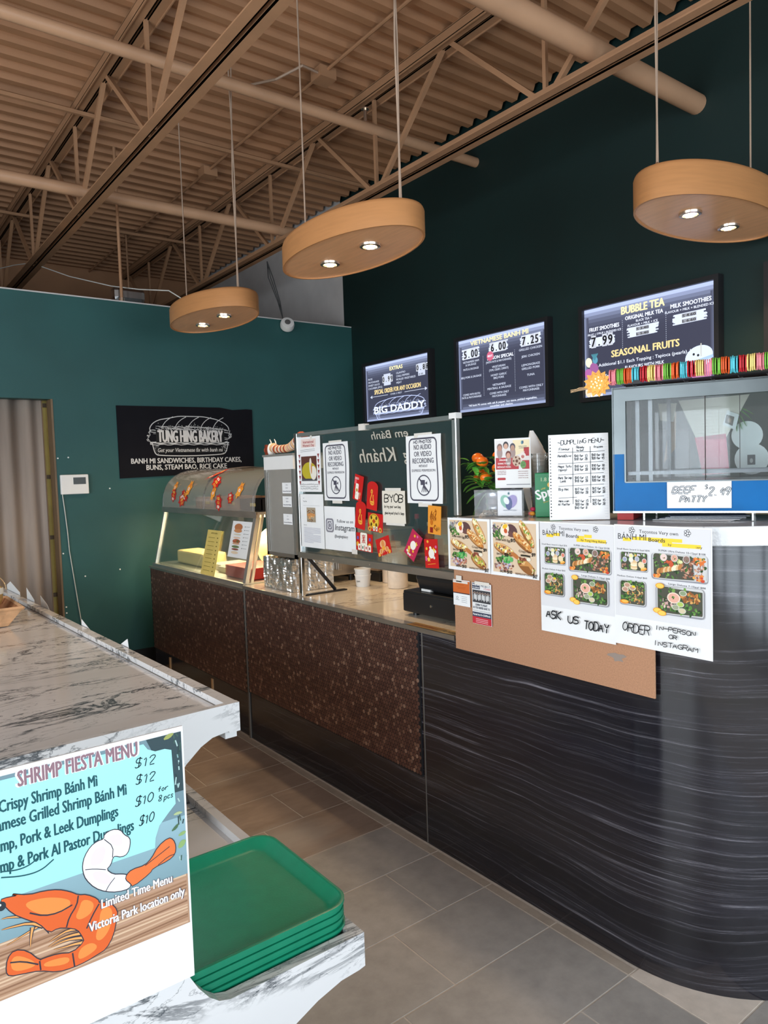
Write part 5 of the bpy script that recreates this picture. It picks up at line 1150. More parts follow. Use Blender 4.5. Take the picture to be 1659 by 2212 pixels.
# clear cups, straws, white bag, green carton
t = thing('plastic_cup_stack', 'tall stack of clear plastic cups beside the green carton', 'cup stack', (2.13, 1.835, ZT))
for k in range(9): z = ZT + .002 + k * .015; MB().lathe(2.13, 1.835, [(.026, z), (.036, z + .105), (.038, z + .106), (.038, z + .109)], 20, caps=False).build('cup', 'cup_clear', t, smooth=50, recalc=False)
t = thing('white_bag', 'crumpled white plastic bag standing behind the charity card', 'bag', (2.26, 1.935, ZT))
b = MB(); vs = []; fs = []; n = 20
for i, (z, r) in enumerate(((0, .055), (.06, .066), (.12, .068), (.17, .058), (.22, .045), (.26, .032), (.30, .018), (.325, .008))):
    for j in range(n): a = 2 * math.pi * j / n; q = r * (1 + .14 * math.sin(3 * a + i) + .08 * math.sin(7 * a + 2 * i)); vs.append((2.26 + q * .7 * math.cos(a) - .02 * i / 7, 1.935 + q * math.sin(a) + .03 * i / 7, ZT + z))
for i in range(7):
    for j in range(n): fs.append((i * n + j, i * n + (j + 1) % n, (i + 1) * n + (j + 1) % n, (i + 1) * n + j))
fs.append(tuple(7 * n + j for j in range(n))); fs.append(tuple(range(n))); b.add(vs, fs); b.build('bag', 'bag_white', t, smooth=60)
t = thing('candy_cluster', 'small wrapped red and pink sweets beside the donation box', 'sweets', (2.03, 1.80, ZT)); 
for k, (x, y, z, c_) in enumerate(((2.03, 1.79, .010, 'pink_card'), (2.02, 1.775, .011, 'env_orange'), (2.035, 1.785, .026, 'env_pink'), (2.045, 1.80, .012, 'white_plastic'))): MB().sphere((x, y, ZT + z), .010, 10, 8, (1, 1.2, .8)).build('sweet', c_, t, smooth=80)
Ms = frameM((1.998, 1.742, ZT), (.55, -.835, 0), (.835, .55, 0))
t = thing('green_soda_carton', 'tall green soda carton partly hidden by the dumpling menu', 'carton', (1.998, 1.742, ZT))
MB(Ms).box(0, .105, 0, .10, 0, .158).build('carton', 'carton_green', t, bev=.003)
P = Print(1); P.text('Sprite', .008, .062, .033, '#e9ecec', 'l', w=.10, bold=.05, rot=.28); P.ell(.052, .115, .0085, .009, '#d8a82c', n=20); P.text('crisp', .030, .100, .006, '#d8c94c', rot=.35, bold=.02); P.text('lemon lime', .03, .050, .005, '#c9b23c', 'l', rot=.3)
P.line([(.004, .145), (.1, .147)], .0008, '#0c6a30'); P.text('1.8 L', .022, .128, .013, '#c8d8b0', 'l', w=.035)
P.build(t, tuple(Ms.translation), (.55, -.835, 0), VX, mt='print_gloss', off=.001)
# dumpling menu
U_ = Vector((.648, -.7615, 0)).normalized(); V_ = (Vector((0, 0, 1)) + Vector((.7615, .648, 0)) * .10).normalized()
wd = lambda x, y: .006 * math.sin(x * 10) - .01 * (x / .19) ** 3 * max(0, .1 - y) * 4
o, P, g = poster('dumpling_menu', 0, 0, .192, .285, 'handwritten dumpling menu on spiral notebook paper standing on the tall counter', 'menu', 9, U=U_, V=V_, org=(1.897, 1.592, ZT + .001), warp=wd)
K = '#1d2026'
for k in range(28): P.line([(.012, .010 + k * .0088), (.188, .010 + k * .0088)], .0005, '#b4bac8')
for k in range(26): P.ell(.0055, .012 + k * .0104, .0022, .0022, '#1c1e22' if k % 9 < 6 else '#777', n=8)
P.hand('~DUMPLING MENU~', .030, .250, .015, K, .0017, w=.150, rot=.03)
hl = [(.030, .232, .140), (.030, .187, .145), (.030, .150, .145), (.030, .112, .145), (.030, .073, .145)]
for x, y, L in hl[1:]: P.line([(x, y), (x + L, y + .004)], .0014, K)
P.line([(.030, .226), (.080, .225), (.148, .224), (.180, .226)], .0014, K); P.line([(.078, .240), (.077, .14), (.076, .052)], .0014, K); P.line([(.134, .242), (.134, .14), (.132, .055)], .0014, K)
def hw(t_, x, y, w_, h_=.008): P.hand(t_, x, y, h_, K, .0013, w=w_)
hw('Flavour', .034, .232, .036); hw('Ready', .090, .236, .026); hw('to Eat', .090, .227, .024, .006); hw('frozen', .145, .236, .030)
for i, (nm, r1, r2, f1, f2) in enumerate((('Pork&Chive', '$10 for 13', '$18 for 28', '$10 for 18', '$20 for 45'), ('Mapo Tofu', '$10 for 13', '$18 for 28', '$10 for 18', '$20 for 45'), ('Pork Shrimp', '$10 for 13', '$18 for 28', '$10 for 18', '$20 for 45'), ('Big Mac', '$12 for 13', '$20 for 28', '$12 for 15', '$25 for 38'), ('Mexican', '$12 for 15', '$20 for 28', '$12 for 15', '$25 for 38'))):
    y = [.209, .174, .136, .098, .059][i]; hw(nm, .030, y, .044 if len(nm) > 8 else .034); hw(r1, .083, y - .001, .042); hw(r2, .083, y - .012, .042); hw(f1, .138, y, .040); hw(f2, .138, y - .011, .040)
hw('(spicy)', .031, .163, .028); hw('Leek', .036, .125, .020); hw('Al Pastor', .028, .048, .040); hw('$10 for 8', .081, .036, .040)
P.build(o, g, U_, V_, warp=wd)
MB(frameM((1.93, 1.59, ZT), U_, (.7615, .648, 0))).box(.02, .16, .045, .07, 0, .26).build('backing_box', 'cardboard', None, loc=(1.95, 1.58, ZT)); bb = bpy.data.objects['backing_box']; tag(bb, 'flattened cardboard box propping up the dumpling menu', 'box')
# patty warmer
Mp = frameM((2.038, 1.331, ZT), (.4169, -.9088, 0), (.9088, .4169, 0)); PU = (.4169, -.9088, 0); Z_ = lambda z: z - ZT
pw = thing('patty_warmer', 'blue and steel glass-fronted warming cabinet with BEEF PATTY sign', 'warming cabinet', (2.038, 1.331, ZT))
def pb(nm, m, *a, **k): return MB(Mp).box(a[0], a[1], a[2], a[3], Z_(a[4]), Z_(a[5])).build(nm, m, pw, **k)
SR = .58
pb('lower_panel', 'blue_paint', -.092, SR, 0, .33, 1.393, 1.489); pb('bottom_trim', 'alu', -.094, SR, -.003, 0, 1.390, 1.396)
pb('side_strip', 'blue_paint', -.092, -.056, 0, .012, 1.489, 1.578); pb('side_strip', 'steel_blue', -.092, -.056, 0, .012, 1.578, 1.748); pb('side_panel', 'steel_blue', -.094, -.088, 0.0, .33, 1.393, 1.79)
pb('top_band', 'steel_blue', -.092, SR, 0, .02, 1.748, 1.788); pb('roof', 'steel_blue', -.092, SR, 0, .33, 1.783, 1.789); pb('frame_edge', 'steel_blue', -.057, -.052, -.003, .0, 1.488, 1.748); pb('frame_edge', 'steel_blue', -.055, SR, -.003, 0, 1.486, 1.490); pb('frame_edge', 'steel_blue', -.055, SR, -.003, 0, 1.745, 1.749)
pb('front_glass', 'acrylic', -.053, .178, .004, .007, 1.490, 1.748); pb('front_glass', 'acrylic', .180, SR, .010, .013, 1.490, 1.748); pb('glass_edge', 'dark_wood', .178, .180, .002, .008, 1.49, 1.748)
pb('floor_panel', 'steel_blue', -.088, SR, .012, .33, 1.486, 1.490)
for s_, t_ in ((.012, .03), (-.03, .05), (.035, .30), (.50, .05)): pb('corner_post', 'steel_blue', s_, s_ + .012, t_, t_ + .012, 1.490, 1.78)
for t_ in [.03 + .035 * k for k in range(8)]: pb('shelf_wire', 'steel_blue', -.05, SR - .02, t_, t_ + .003, 1.518, 1.521)
pb('shelf_rail', 'steel_blue', -.05, SR - .02, .022, .028, 1.510, 1.520); pb('rear_glass', 'glass', -.088, SR, .325, .328, 1.49, 1.78); pb('divider', 'dark_wood', .262, .264, .30, .303, 1.49, 1.78)
for s_ in (0, .307): 
    for t_ in (.0, .28): pb('leg', 'alu', s_ - .002, s_ + .003, t_, t_ + .02, 1.3665, 1.393)
def rear(s, z, t=.34):  # where a thing seen at (s, z) in the front plane stands at depth t
    k = (2.407 + t) / 2.407; return .36 + (s - .36) * k, 1.55 + (z - 1.55) * k
def taped(nm, pts, mt, label, cat, t=.34, dr=None):
    q = [rear(s, z, t) for s, z in pts]; s0, z0 = q[0]; org = Mp @ Vector((s0, t, Z_(z0)))
    o = sheet(nm, tuple(org), PU, VX, .1, .1, mt, .001, outline=[(a - s0, b_ - z0) for a, b_ in q]); tag(o, label, cat)
    if dr: P = Print(3); dr(P); P.build(o, tuple(org), PU, VX)
    return o
taped('letter_sheet', [(.155, 1.614), (.235, 1.612), (.300, 1.74), (.105, 1.735)], 'paper_cream', 'cream letter sheet seen through the patty warmer', 'paper', dr=lambda P: [P.line([(.0 - k * .003, .02 + k * .011), (.08, .022 + k * .011)], .001, '#a89880') for k in range(9)])
taped('pink_card', [(.172, 1.505), (.246, 1.510), (.236, 1.628), (.150, 1.620)], 'pink_card', 'pink card seen through the patty warmer', 'card')
taped('paper_tag', [(.052, 1.678), (.090, 1.672), (.100, 1.728), (.046, 1.730)], 'paper_cream', 'small pale paper tag seen through the left of the warmer', 'tag', .345)
taped('brown_tag', [(.060, 1.545), (.095, 1.590), (.098, 1.70), (.083, 1.70)], 'cardboard', 'orange-brown strip seen through the left of the warmer', 'tag', .35)
circ = lambda cx, cz, r: [(cx + r * math.cos(a), cz + r * math.sin(a)) for a in [2 * math.pi * k / 24 for k in range(24)]]
taped('paper_disc', circ(.293, 1.620, .042), 'paper', 'upper round white card seen through the patty warmer', 'card', .36)
taped('paper_disc', circ(.305, 1.550, .046), 'paper', 'lower round white card with small portrait behind the warmer', 'card', .365, dr=lambda P: (P.rect(-.066, -.02, .024, .034, '#4a4a4c'), P.ell(-.054, -.006, .005, .008, '#b0aca8')))
taped('photo_card', [(.228, 1.655), (.262, 1.637), (.272, 1.682), (.240, 1.697)], 'paper', 'tilted instant photo card above the round cards', 'photo', .33, dr=lambda P: (P.poly([(.006, .006), (.030, -.006), (.036, .024), (.012, .034)], '#6a6258'), P.ell(.021, .013, .006, .008, '#a08a78')))
t = thing('green_sprig', 'green leaves and white roots sprig seen through the warmer', 'plant', tuple(Mp @ Vector((.24, .33, .33))))
for k in range(8): leaf(tuple(Mp @ Vector((.235, .35, Z_(1.73)))), tuple((Mp.to_3x3() @ Vector((math.cos(k), .1, -abs(math.sin(k)) - .2)))), .07, .012).build('leaf', 'leaf', t, smooth=60, recalc=False)
pb('rear_screen', 'dark_wood', -.06, .10, .36, .37, 1.40, 1.66); bpy.data.objects['rear_screen'].data.materials[0] = MATS['grey_plastic']
o, P, g = poster('beef_patty_sign', 0, 0, .181, .081, 'white BEEF PATTY $2.49 sign taped on the blue panel of the warmer', 'sign', 3, U=PU, V=VX, org=tuple(Mp @ Vector((.070, -.004, Z_(1.405)))))
for q, c_, w2 in ((0, '#20242c', .0050), (0, '#e6e8ea', .0016)):
    P.r.seed(4); P.hand('BEEF', .014, .046, .021, c_, w2, w=.066, slant=.3, jit=.03); P.hand('PATTY', .036, .018, .019, c_, w2, w=.074, slant=.3, jit=.03); P.hand('2.49', .116, .038, .025, c_, w2, w=.060, slant=.25, jit=.03)
P.hand('$', .108, .058, .012, '#2c3038', .0014, w=.009); P.build(o, g, PU, VX)
t = thing('paper_pile', 'loose papers lying under the patty warmer', 'papers', tuple(Mp @ Vector((.1, .02, 0))))
for k in range(4): MB(Mp @ Matrix.Rotation(.12 * k - .2, 4, 'Z')).box(.02 + .02 * k, .25 + .02 * k, .02 + .01 * k, .2, .0006 + .0022 * k, .002 + .0022 * k).build('sheet', 'paper', t)
tag(MB(Mp).box(-.085, -.035, .02, .2, .0005, .022).build('red_box', 'red_card', loc=tuple(Mp @ Vector((-.06, .1, 0)))), 'flat dark red box under the left end of the patty warmer', 'box')
# rack and folded paper garland on the warmer
t = thing('wire_rack', 'black wire rack lying on top of the patty warmer', 'rack', tuple(Mp @ Vector((0, .02, Z_(1.789)))))
for k in range(5): MB(Mp).tube([(-.06, -.004 + .03 * k, Z_(1.796)), (SR - .02, -.004 + .03 * k, Z_(1.806))], .0016, 5).build('wire', 'black_body', t)
for k in range(9): s_ = -.03 + .075 * k; MB(Mp).tube([(s_, -.006, Z_(1.797)), (s_ + .004, -.004, Z_(1.790)), (s_ + .012, -.004, Z_(1.790)), (s_ + .016, .12, Z_(1.798))], .0016, 5).build('cross_wire', 'black_body', t)
MB(Mp).prism([(-.035, Z_(1.797)), (-.015, Z_(1.815)), (.0, Z_(1.797))], 'y', -.006, -.002).build('bracket', 'black_body', t)
t = thing('folded_paper_garland', 'rainbow garland of folded paper pieces lying on the wire rack', 'garland', tuple(Mp @ Vector((-.1, .01, Z_(1.80)))))
gc = ['#e0808a', '#6fae3c', '#d95a24', '#4fb6c4', '#b8232c', '#e8cf7c', '#e88690', '#7fbf4c', '#d9602c', '#56b8c8', '#b4222c', '#e9d488']
gm = []
for c_ in gc[:6]:
    b = MB(); cc = C(c_); hgt = .046; pr = []
    for k in range(7): a = math.pi * k / 6; pr.append((.018 * math.cos(a), hgt * .62 + .017 * math.sin(a)))
    pts_ = [(.017, 0.006)] + pr + [(-.017, .006), (-.008, -.004), (0, .008), (.008, -.004)]
    b.prism(pts_, 'x', -.0018, .0018, cc); gm.append(b.mesh('folded_paper', 'folded'))
n = 112; rnd.seed(9)
for k in range(n):
    s_ = -.098 + .0058 * k; 
    if s_ > SR: break
    o = bpy.data.objects.new('folded_paper', gm[(k // 4) % 6]); COL.objects.link(o); o.parent = t
    zz = 1.804 + .010 * (s_ + .1) / .45 + .0015 * rnd.uniform(-1, 1)
    w3 = Mp @ Matrix.Translation((s_, .008, Z_(zz))) @ Matrix.Rotation(rnd.uniform(-.12, .12), 4, 'Z')
    w3.translation = w3.translation - WL[t.name]; o.matrix_basis = w3
t = thing('lotus_ornament', 'golden flower-shaped ornament with thin sticks at the garland end', 'ornament', tuple(Mp @ Vector((-.137, .0, Z_(1.80)))))
Mf = Mp @ Matrix.Translation((-.137, -.004, Z_(1.808)))
b = MB(Mf)
for ring_, (n, r0, L, w2, y_) in enumerate(((13, .020, .024, .008, .0), (11, .014, .020, .0075, -.005))):
    for k in range(n):
        a = 2 * math.pi * k / n + ring_ * .2; ca, sa = math.cos(a), math.sin(a)
        pp = [(r0, -w2 * .6), (r0 + L * .5, -w2), (r0 + L, 0), (r0 + L * .5, w2), (r0, w2 * .6)]; P3 = [(x * ca - z * sa, x * sa + z * ca) for x, z in pp]
        b.prism(P3, 'y', y_ - .002, y_ + .003)
b.build('petals', 'lotus', t)
b = MB(Mf); b.prism([(.024 * math.cos(k * .5236), .026 * math.sin(k * .5236)) for k in range(12)], 'y', -.009, .004); b.build('seed_head', 'lotus', t)
b = MB(Mf)
for k in range(13): a = 2.4 * k; r = .0058 * math.sqrt(k); b.cyl((r * math.cos(a), -.011, r * math.sin(a)), (r * math.cos(a), -.008, r * math.sin(a)), .0028, 8)
b.build('seeds', 'gold', t)
for k in range(4): MB(Mf).tube([(-.018, .002, -.014 + .002 * k), (-.06, .004, -.018 + .003 * k), (-.088, .006, -.022 + .004 * (k % 3))], .0012, 5).build('stick', 'bamboo', t)

# ---------------------------------------------------------------- menu light boxes on the dark wall
def light_box(y1, y0, z0, z1, label, draw, seed):
    t = thing('menu_light_box', label, 'menu board', (4.10, y1, z0), 'backlit menus on the dark green wall')
    f = .028; b = MB(); b.box(4.04, 4.10, y0, y1, z0, z0 + f); b.box(4.04, 4.10, y0, y1, z1 - f, z1); b.box(4.04, 4.10, y0, y0 + f, z0 + f, z1 - f); b.box(4.04, 4.10, y1 - f, y1, z0 + f, z1 - f)
    b.build('frame', 'black_body', t); MB().box(4.07, 4.099, y0 + f, y1 - f, z0 + f, z1 - f).build('box', 'black_body', t)
    W, H = y1 - y0 - 2 * f, z1 - z0 - 2 * f; P = Print(seed)
    base = (.040, .043, .072); edge = (.55, .65, 1.0)
    nb = 26
    for j in range(nb):
        v = (j + .5) / nb; e = max(math.exp(-(1 - v) / .065) * 1.0, math.exp(-v / .035) * .8); c_ = tuple(base[i] + (edge[i] - base[i]) * e for i in range(3)); P.n = 0; P.rect(0, H * j / nb, W, H / nb, c_)
    for j in range(6):
        e = math.exp(-(j + .5) / 2.2) * .5; c_ = tuple(base[i] + (edge[i] - base[i]) * e for i in range(3)); P.n = 1
        for x in (W * .006 * j, W - W * .006 * (j + 1)): P.rect(x, H * .05, W * .006, H * .86, c_)
    P.n = 5; draw(P, W, H)
    P.build(t, (4.068, y1 - f, z0 + f), UX, VX, mt='print_lit', name='screen')
WT = (.80, .86, 1.0); YE = (.95, .82, .42); GO = (.80, .62, .28); GY = (.50, .55, .68)
def splash(P, x, y, w, h):
    P.rrect(x, y, w, h, h * .2, (.62, .68, .85))
    for k in range(16): yy = y + h * P.r.random(); a = P.r.uniform(.02, .12) * w; P.line([(x - a, yy), (x + w + P.r.uniform(.02, .12) * w, yy + h * .05)], h * .12, (.62, .68, .85))
def price(P, s_, x, y, h, w):
    for i, c_ in enumerate(s_):
        cw_ = w / len(s_)
        if c_ != '.': P.rect(x - w / 2 + i * cw_ + cw_ * .06, y - h * .18, cw_ * .88, h * 1.4, (.50, .53, .60))
        P.text(c_, x - w / 2 + (i + .5) * cw_, y, h, (.004, .004, .006), bold=.05, sx=.85)
def m_extras(P, W, H):
    P.text('EXTRAS', W * .50, H * .845, H * .062, YE, w=W * .20, bold=.06)
    for k, s_ in enumerate(('PATE', 'MAYONNAISE', 'SWEET SAUCE', 'CUCUMBER (3PCS)')): P.text(s_, W * .04, H * (.74 - .055 * k), H * .032, GY, 'l', w=W * (.07, .18, .19, .23)[k], bold=.03)
    for k, s_ in enumerate(('CILANTRO', 'CHILLI PEPPERS', 'PICKLED VEGETABLES', 'MEAT')): P.text(s_, W * .50, H * (.76 - .055 * k), H * .032, GY, 'l', w=W * (.14, .2, .29, .08)[k], bold=.03)
    P.rect(W * .30, H * .60, W * .11, H * .2, (.5, .55, .68)); price(P, '0.99', W * .36, H * .665, H * .085, W * .17); P.rect(W * .83, H * .66, W * .1, H * .2, (.5, .55, .68)); price(P, '0.88', W * .89, H * .75, H * .085, W * .18); P.text('8.88', W * .87, H * .67, H * .03, (.02, .02, .02), w=W * .06)
    P.text('SPECIAL ORDER FOR ANY OCCASION', W * .5, H * .475, H * .075, GO, w=W * .72, bold=.05)
    for a, b_, c_ in ((.36, .10, -1), (.62, .92, 1)): P.line([(W * a, H * .435), (W * b_, H * .435)], H * .008, GY); P.poly([(W * b_, H * .435 + H * .03), (W * (b_ + .035 * c_), H * .435), (W * b_, H * .435 - H * .03)], GY)
    P.text('OVER 2 FEET', W * .49, H * .422, H * .026, GY, w=W * .18, bold=.03)
    sub_sandwich(P, W * .52, H * .19, W * .80, H * .36, (.45, .52, .78), W * .006, dots=140); P.text('BIG DADDY', W * .52, H * .135, H * .115, (.70, .80, 1.0), w=W * .78, bold=.07)
def m_banh(P, W, H):
    P.text('VIETNAMESE BANH MI', W * .48, H * .908, H * .060, YE, w=W * .66, bold=.06)
    for cx, s_, y in ((.15, '5.00', .755), (.48, '6.00', .775), (.83, '7.25', .775)): splash(P, W * (cx - .09), H * (y - .02), W * .18, H * .13); price(P, s_, W * cx, H * (y - .005), H * .098, W * .18)
    for cx in (.30, .66):
        for k in range(26): P.rect(W * cx, H * (.20 + .021 * k), W * .003, H * .01, GY)
    L = ((.15, .68, 'VIETNAMESE HAM', .20), (.15, .64, '& SAUSAGE', .13), (.15, .58, 'PATE & SAUSAGE', .19), (.15, .47, 'BBQ PORK & SAUSAGE', .25), (.15, .23, 'COMES WITH BOTH', .21), (.15, .19, 'PATE & MAYONNAISE', .24),
         (.48, .62, '(WITH PATE & MAYONNAISE)', .29), (.48, .55, 'VEGETARIAN', .15), (.48, .51, '(TOFU, CELERY, CARROT)', .22), (.48, .44, 'HONEY GARLIC', .18), (.48, .40, 'BBQ PORK', .12), (.48, .31, 'VIETNAMESE', .15), (.48, .265, 'MEATBALL & SAUSAGE', .27), (.48, .20, 'COMES WITH ONLY', .22), (.48, .16, 'MAYONNAISE', .16),
         (.83, .70, 'GRILLED CHICKEN', .24), (.83, .61, 'JERK CHICKEN', .19), (.83, .50, 'LEMONGRASS', .19), (.83, .455, 'GRILLED PORK', .19), (.83, .37, 'TUNA', .08), (.83, .22, 'COMES WITH ONLY', .25), (.83, .18, 'MAYONNAISE', .17))
    for cx, y, s_, w_ in L: P.text(s_, W * cx, H * y, H * .027, GY, w=W * w_, bold=.03)
    P.text('SAIGON SPECIAL', W * .50, H * .665, H * .042, WT, w=W * .30, bold=.05); P.ell(W * .385, H * .715, W * .04, W * .04, (.55, .12, .2), n=20); P.text('BEST', W * .385, H * .705, H * .025, WT, w=W * .055, bold=.05)
    P.text('*All banh Mi comes with salt & pepper, soy sauce, pickled vegetables,', W * .50, H * .075, H * .026, WT, w=W * .78, bold=.02); P.text('cucumber and cilantro', W * .50, H * .035, H * .026, WT, w=W * .26, bold=.02)
def m_tea(P, W, H):
    P.text('BUBBLE TEA', W * .48, H * .865, H * .080, YE, w=W * .33, bold=.07)
    P.text('FRUIT SMOOTHIES', W * .17, H * .745, H * .042, WT, w=W * .25, bold=.05); P.text('FRUIT + SYRUP + BLENDED ICE', W * .17, H * .70, H * .022, WT, w=W * .28, bold=.02)
    P.text('ORIGINAL MILK TEA', W * .49, H * .795, H * .040, WT, w=W * .29, bold=.05); P.text('BLACK TEA +', W * .49, H * .755, H * .024, WT, w=W * .12, bold=.02); P.text('FLAVOUR + MILK + ICE', W * .48, H * .715, H * .024, WT, w=W * .23, bold=.02)
    P.text('MILK SMOOTHIES', W * .83, H * .815, H * .042, WT, w=W * .28, bold=.05); P.text('FLAVOUR + MILK + BLENDED ICE', W * .82, H * .77, H * .024, WT, w=W * .34, bold=.02)
    for cx in (.32, .655):
        for k in range(15): P.rect(W * cx, H * (.50 + .021 * k), W * .003, H * .01, GY)
    splash(P, W * .06, H * .57, W * .18, H * .10); price(P, '7.99', W * .15, H * .575, H * .10, W * .19)
    for cx, y, s_ in ((.48, .60, ('S 3.40', 'L 5.40')), (.82, .64, ('S 4.60', 'L 6.60'))):
        splash(P, W * (cx - .10), H * y, W * .2, H * .10)
        for k in (0, 1): P.rect(W * (cx - .05), H * (y + .06 - .055 * k), W * .10, H * .036, (.25, .26, .3)); P.text(s_[k], W * cx, H * (y + .064 - .055 * k), H * .026, (.01, .01, .01), w=W * .09, bold=.04)
    P.text('SEASONAL FRUITS', W * .49, H * .42, H * .072, GO, w=W * .52, bold=.07)
    P.text('Additional $1.1 Each Topping : Tapioca (pearls), Jelly', W * .50, H * .335, H * .034, WT, w=W * .76, bold=.01); P.text('FLAVOURS WITH MILK', W * .49, H * .265, H * .034, WT, w=W * .30, bold=.02)
    P.text('Taro, Honeydew, Mango, Strawberry, Watermelon,', W * .49, H * .205, H * .036, WT, w=W * .64, bold=.02); P.text('Pineapple, Lychee', W * .50, H * .15, H * .036, WT, w=W * .28, bold=.02)
    for x, y, r, c_ in ((.035, .40, .045, (.75, .75, .55)), (.08, .32, .06, (.30, .10, .28)), (.03, .27, .05, (.40, .12, .35)), (.09, .42, .035, (.10, .30, .42)), (.11, .20, .05, (.30, .38, .34)), (.04, .16, .05, (.6, .6, .6)), (.10, .08, .05, (.35, .15, .4)), (.03, .06, .045, (.7, .6, .45))): P.ell(W * x, H * y, H * r, H * r * 1.25, c_, .3)
    for k in range(5): P.line([(W * .085, H * .42), (W * (.06 + .013 * k), H * .49)], H * .014, (.06, .22, .28))
    P.poly([(W * .79, H * .20), (W * .96, H * .27), (W * .97, H * .02), (W * .87, H * .0)], (.45, .18, .42)); P.ell(W * .885, H * .28, W * .095, H * .11, (.62, .74, .95), .2, 24); P.line([(W * .79, H * .21), (W * .98, H * .27)], H * .03, (.35, .5, .8)); P.ell(W * .85, H * .31, W * .008, H * .013, (.02, .02, .02)); P.ell(W * .88, H * .295, W * .008, H * .013, (.02, .02, .02))
    P.line([(W * .90, H * .28), (W * .90, H * .41)], W * .008, (.5, .5, .45)); P.rect(W * .05, 0, W * .1, H * .03, WT)
light_box(5.62, 4.64, 1.985, 2.56, 'farthest lit menu board titled EXTRAS with BIG DADDY sandwich', m_extras, 1)
light_box(4.34, 3.38, 1.965, 2.590, 'middle lit menu board titled VIETNAMESE BANH MI', m_banh, 2)
light_box(3.115, 2.15, 1.965, 2.600, 'nearest lit menu board titled BUBBLE TEA', m_tea, 3)
t = thing('menu_light_box', 'black framed menu board barely visible at the right edge of the wall', 'menu board', (4.10, 1.90, 1.965), 'backlit menus on the dark green wall')
MB().box(4.04, 4.10, .98, 1.90, 1.965, 2.60).build('frame', 'black_body', t)

# ---------------------------------------------------------------- back counter and bottles seen through the glass
bc = thing('back_counter', 'dark back counter against the green wall seen through the glass', 'counter', (3.5, 2.0, 0))
MB().box(3.52, 4.09, 1.6, 5.4, 0, .88).build('body', 'black_body', bc); MB().box(3.50, 4.095, 1.6, 5.4, .88, .905).build('worktop', 'steel_dull', bc)
def bottle(x, y, h, r, m, cm, label):
    t = thing('sauce_bottle', label, 'bottle', (x, y, .906), 'bottles on the back counter'); z = .906
    MB().lathe(x, y, [(r, z), (r, z + h * .55), (r * .4, z + h * .75), (r * .35, z + h * .9)], 16).build('bottle', m, t, smooth=50); MB().lathe(x, y, [(r * .42, z + h * .88), (r * .42, z + h)], 12).build('cap', cm, t)
    MB().lathe(x, y, [(r * 1.01, z + h * .15), (r * 1.01, z + h * .45)], 16, caps=False).build('label', 'gold', t)
bottle(3.6, 4.34, .30, .04, 'bottle_dark', 'env_pink', 'dark sauce bottle with pink cap behind the glass'); bottle(3.62, 4.22, .24, .035, 'ketchup', 'white_plastic', 'red sauce bottle behind the glass'); bottle(3.62, 3.72, .26, .04, 'ketchup', 'gold', 'orange-capped bottle by the right glass post')
for k, (x, y, w_, h_, m_, l_) in enumerate(((3.56, 4.75, .24, .16, 'tub', 'grey plastic tub on the back counter left of the bottles'), (3.58, 4.02, .2, .26, 'tub', 'tall grey container right of the dark bottle'), (3.56, 5.0, .2, .22, 'white_plastic', 'white box on the back counter near the corner'), (3.58, 3.45, .2, .2, 'cardboard', 'brown carton on the back counter'))):
    t = thing('storage_box', l_, 'container', (x, y, .906), 'containers on the back counter'); MB().box(x, x + .25, y - w_ / 2, y + w_ / 2, .906, .906 + h_).build('body', m_, t, bev=.01); MB().box(x - .004, x + .254, y - w_ / 2 - .004, y + w_ / 2 + .004, .906 + h_, .906 + h_ + .012).build('lid', 'white_plastic' if k != 3 else 'cardboard', t)
t = thing('wire_basket', 'dark tray of wrapped bags on the low counter behind the tubs', 'tray', (2.50, 3.55, .906))
MB().box(2.49, 2.60, 3.35, 3.85, .906, .96).build('tray', 'black_plastic', t, bev=.004); MB().box(2.50, 2.59, 3.38, 3.80, .96, 1.01).build('bags', 'cardboard', t, bev=.015)
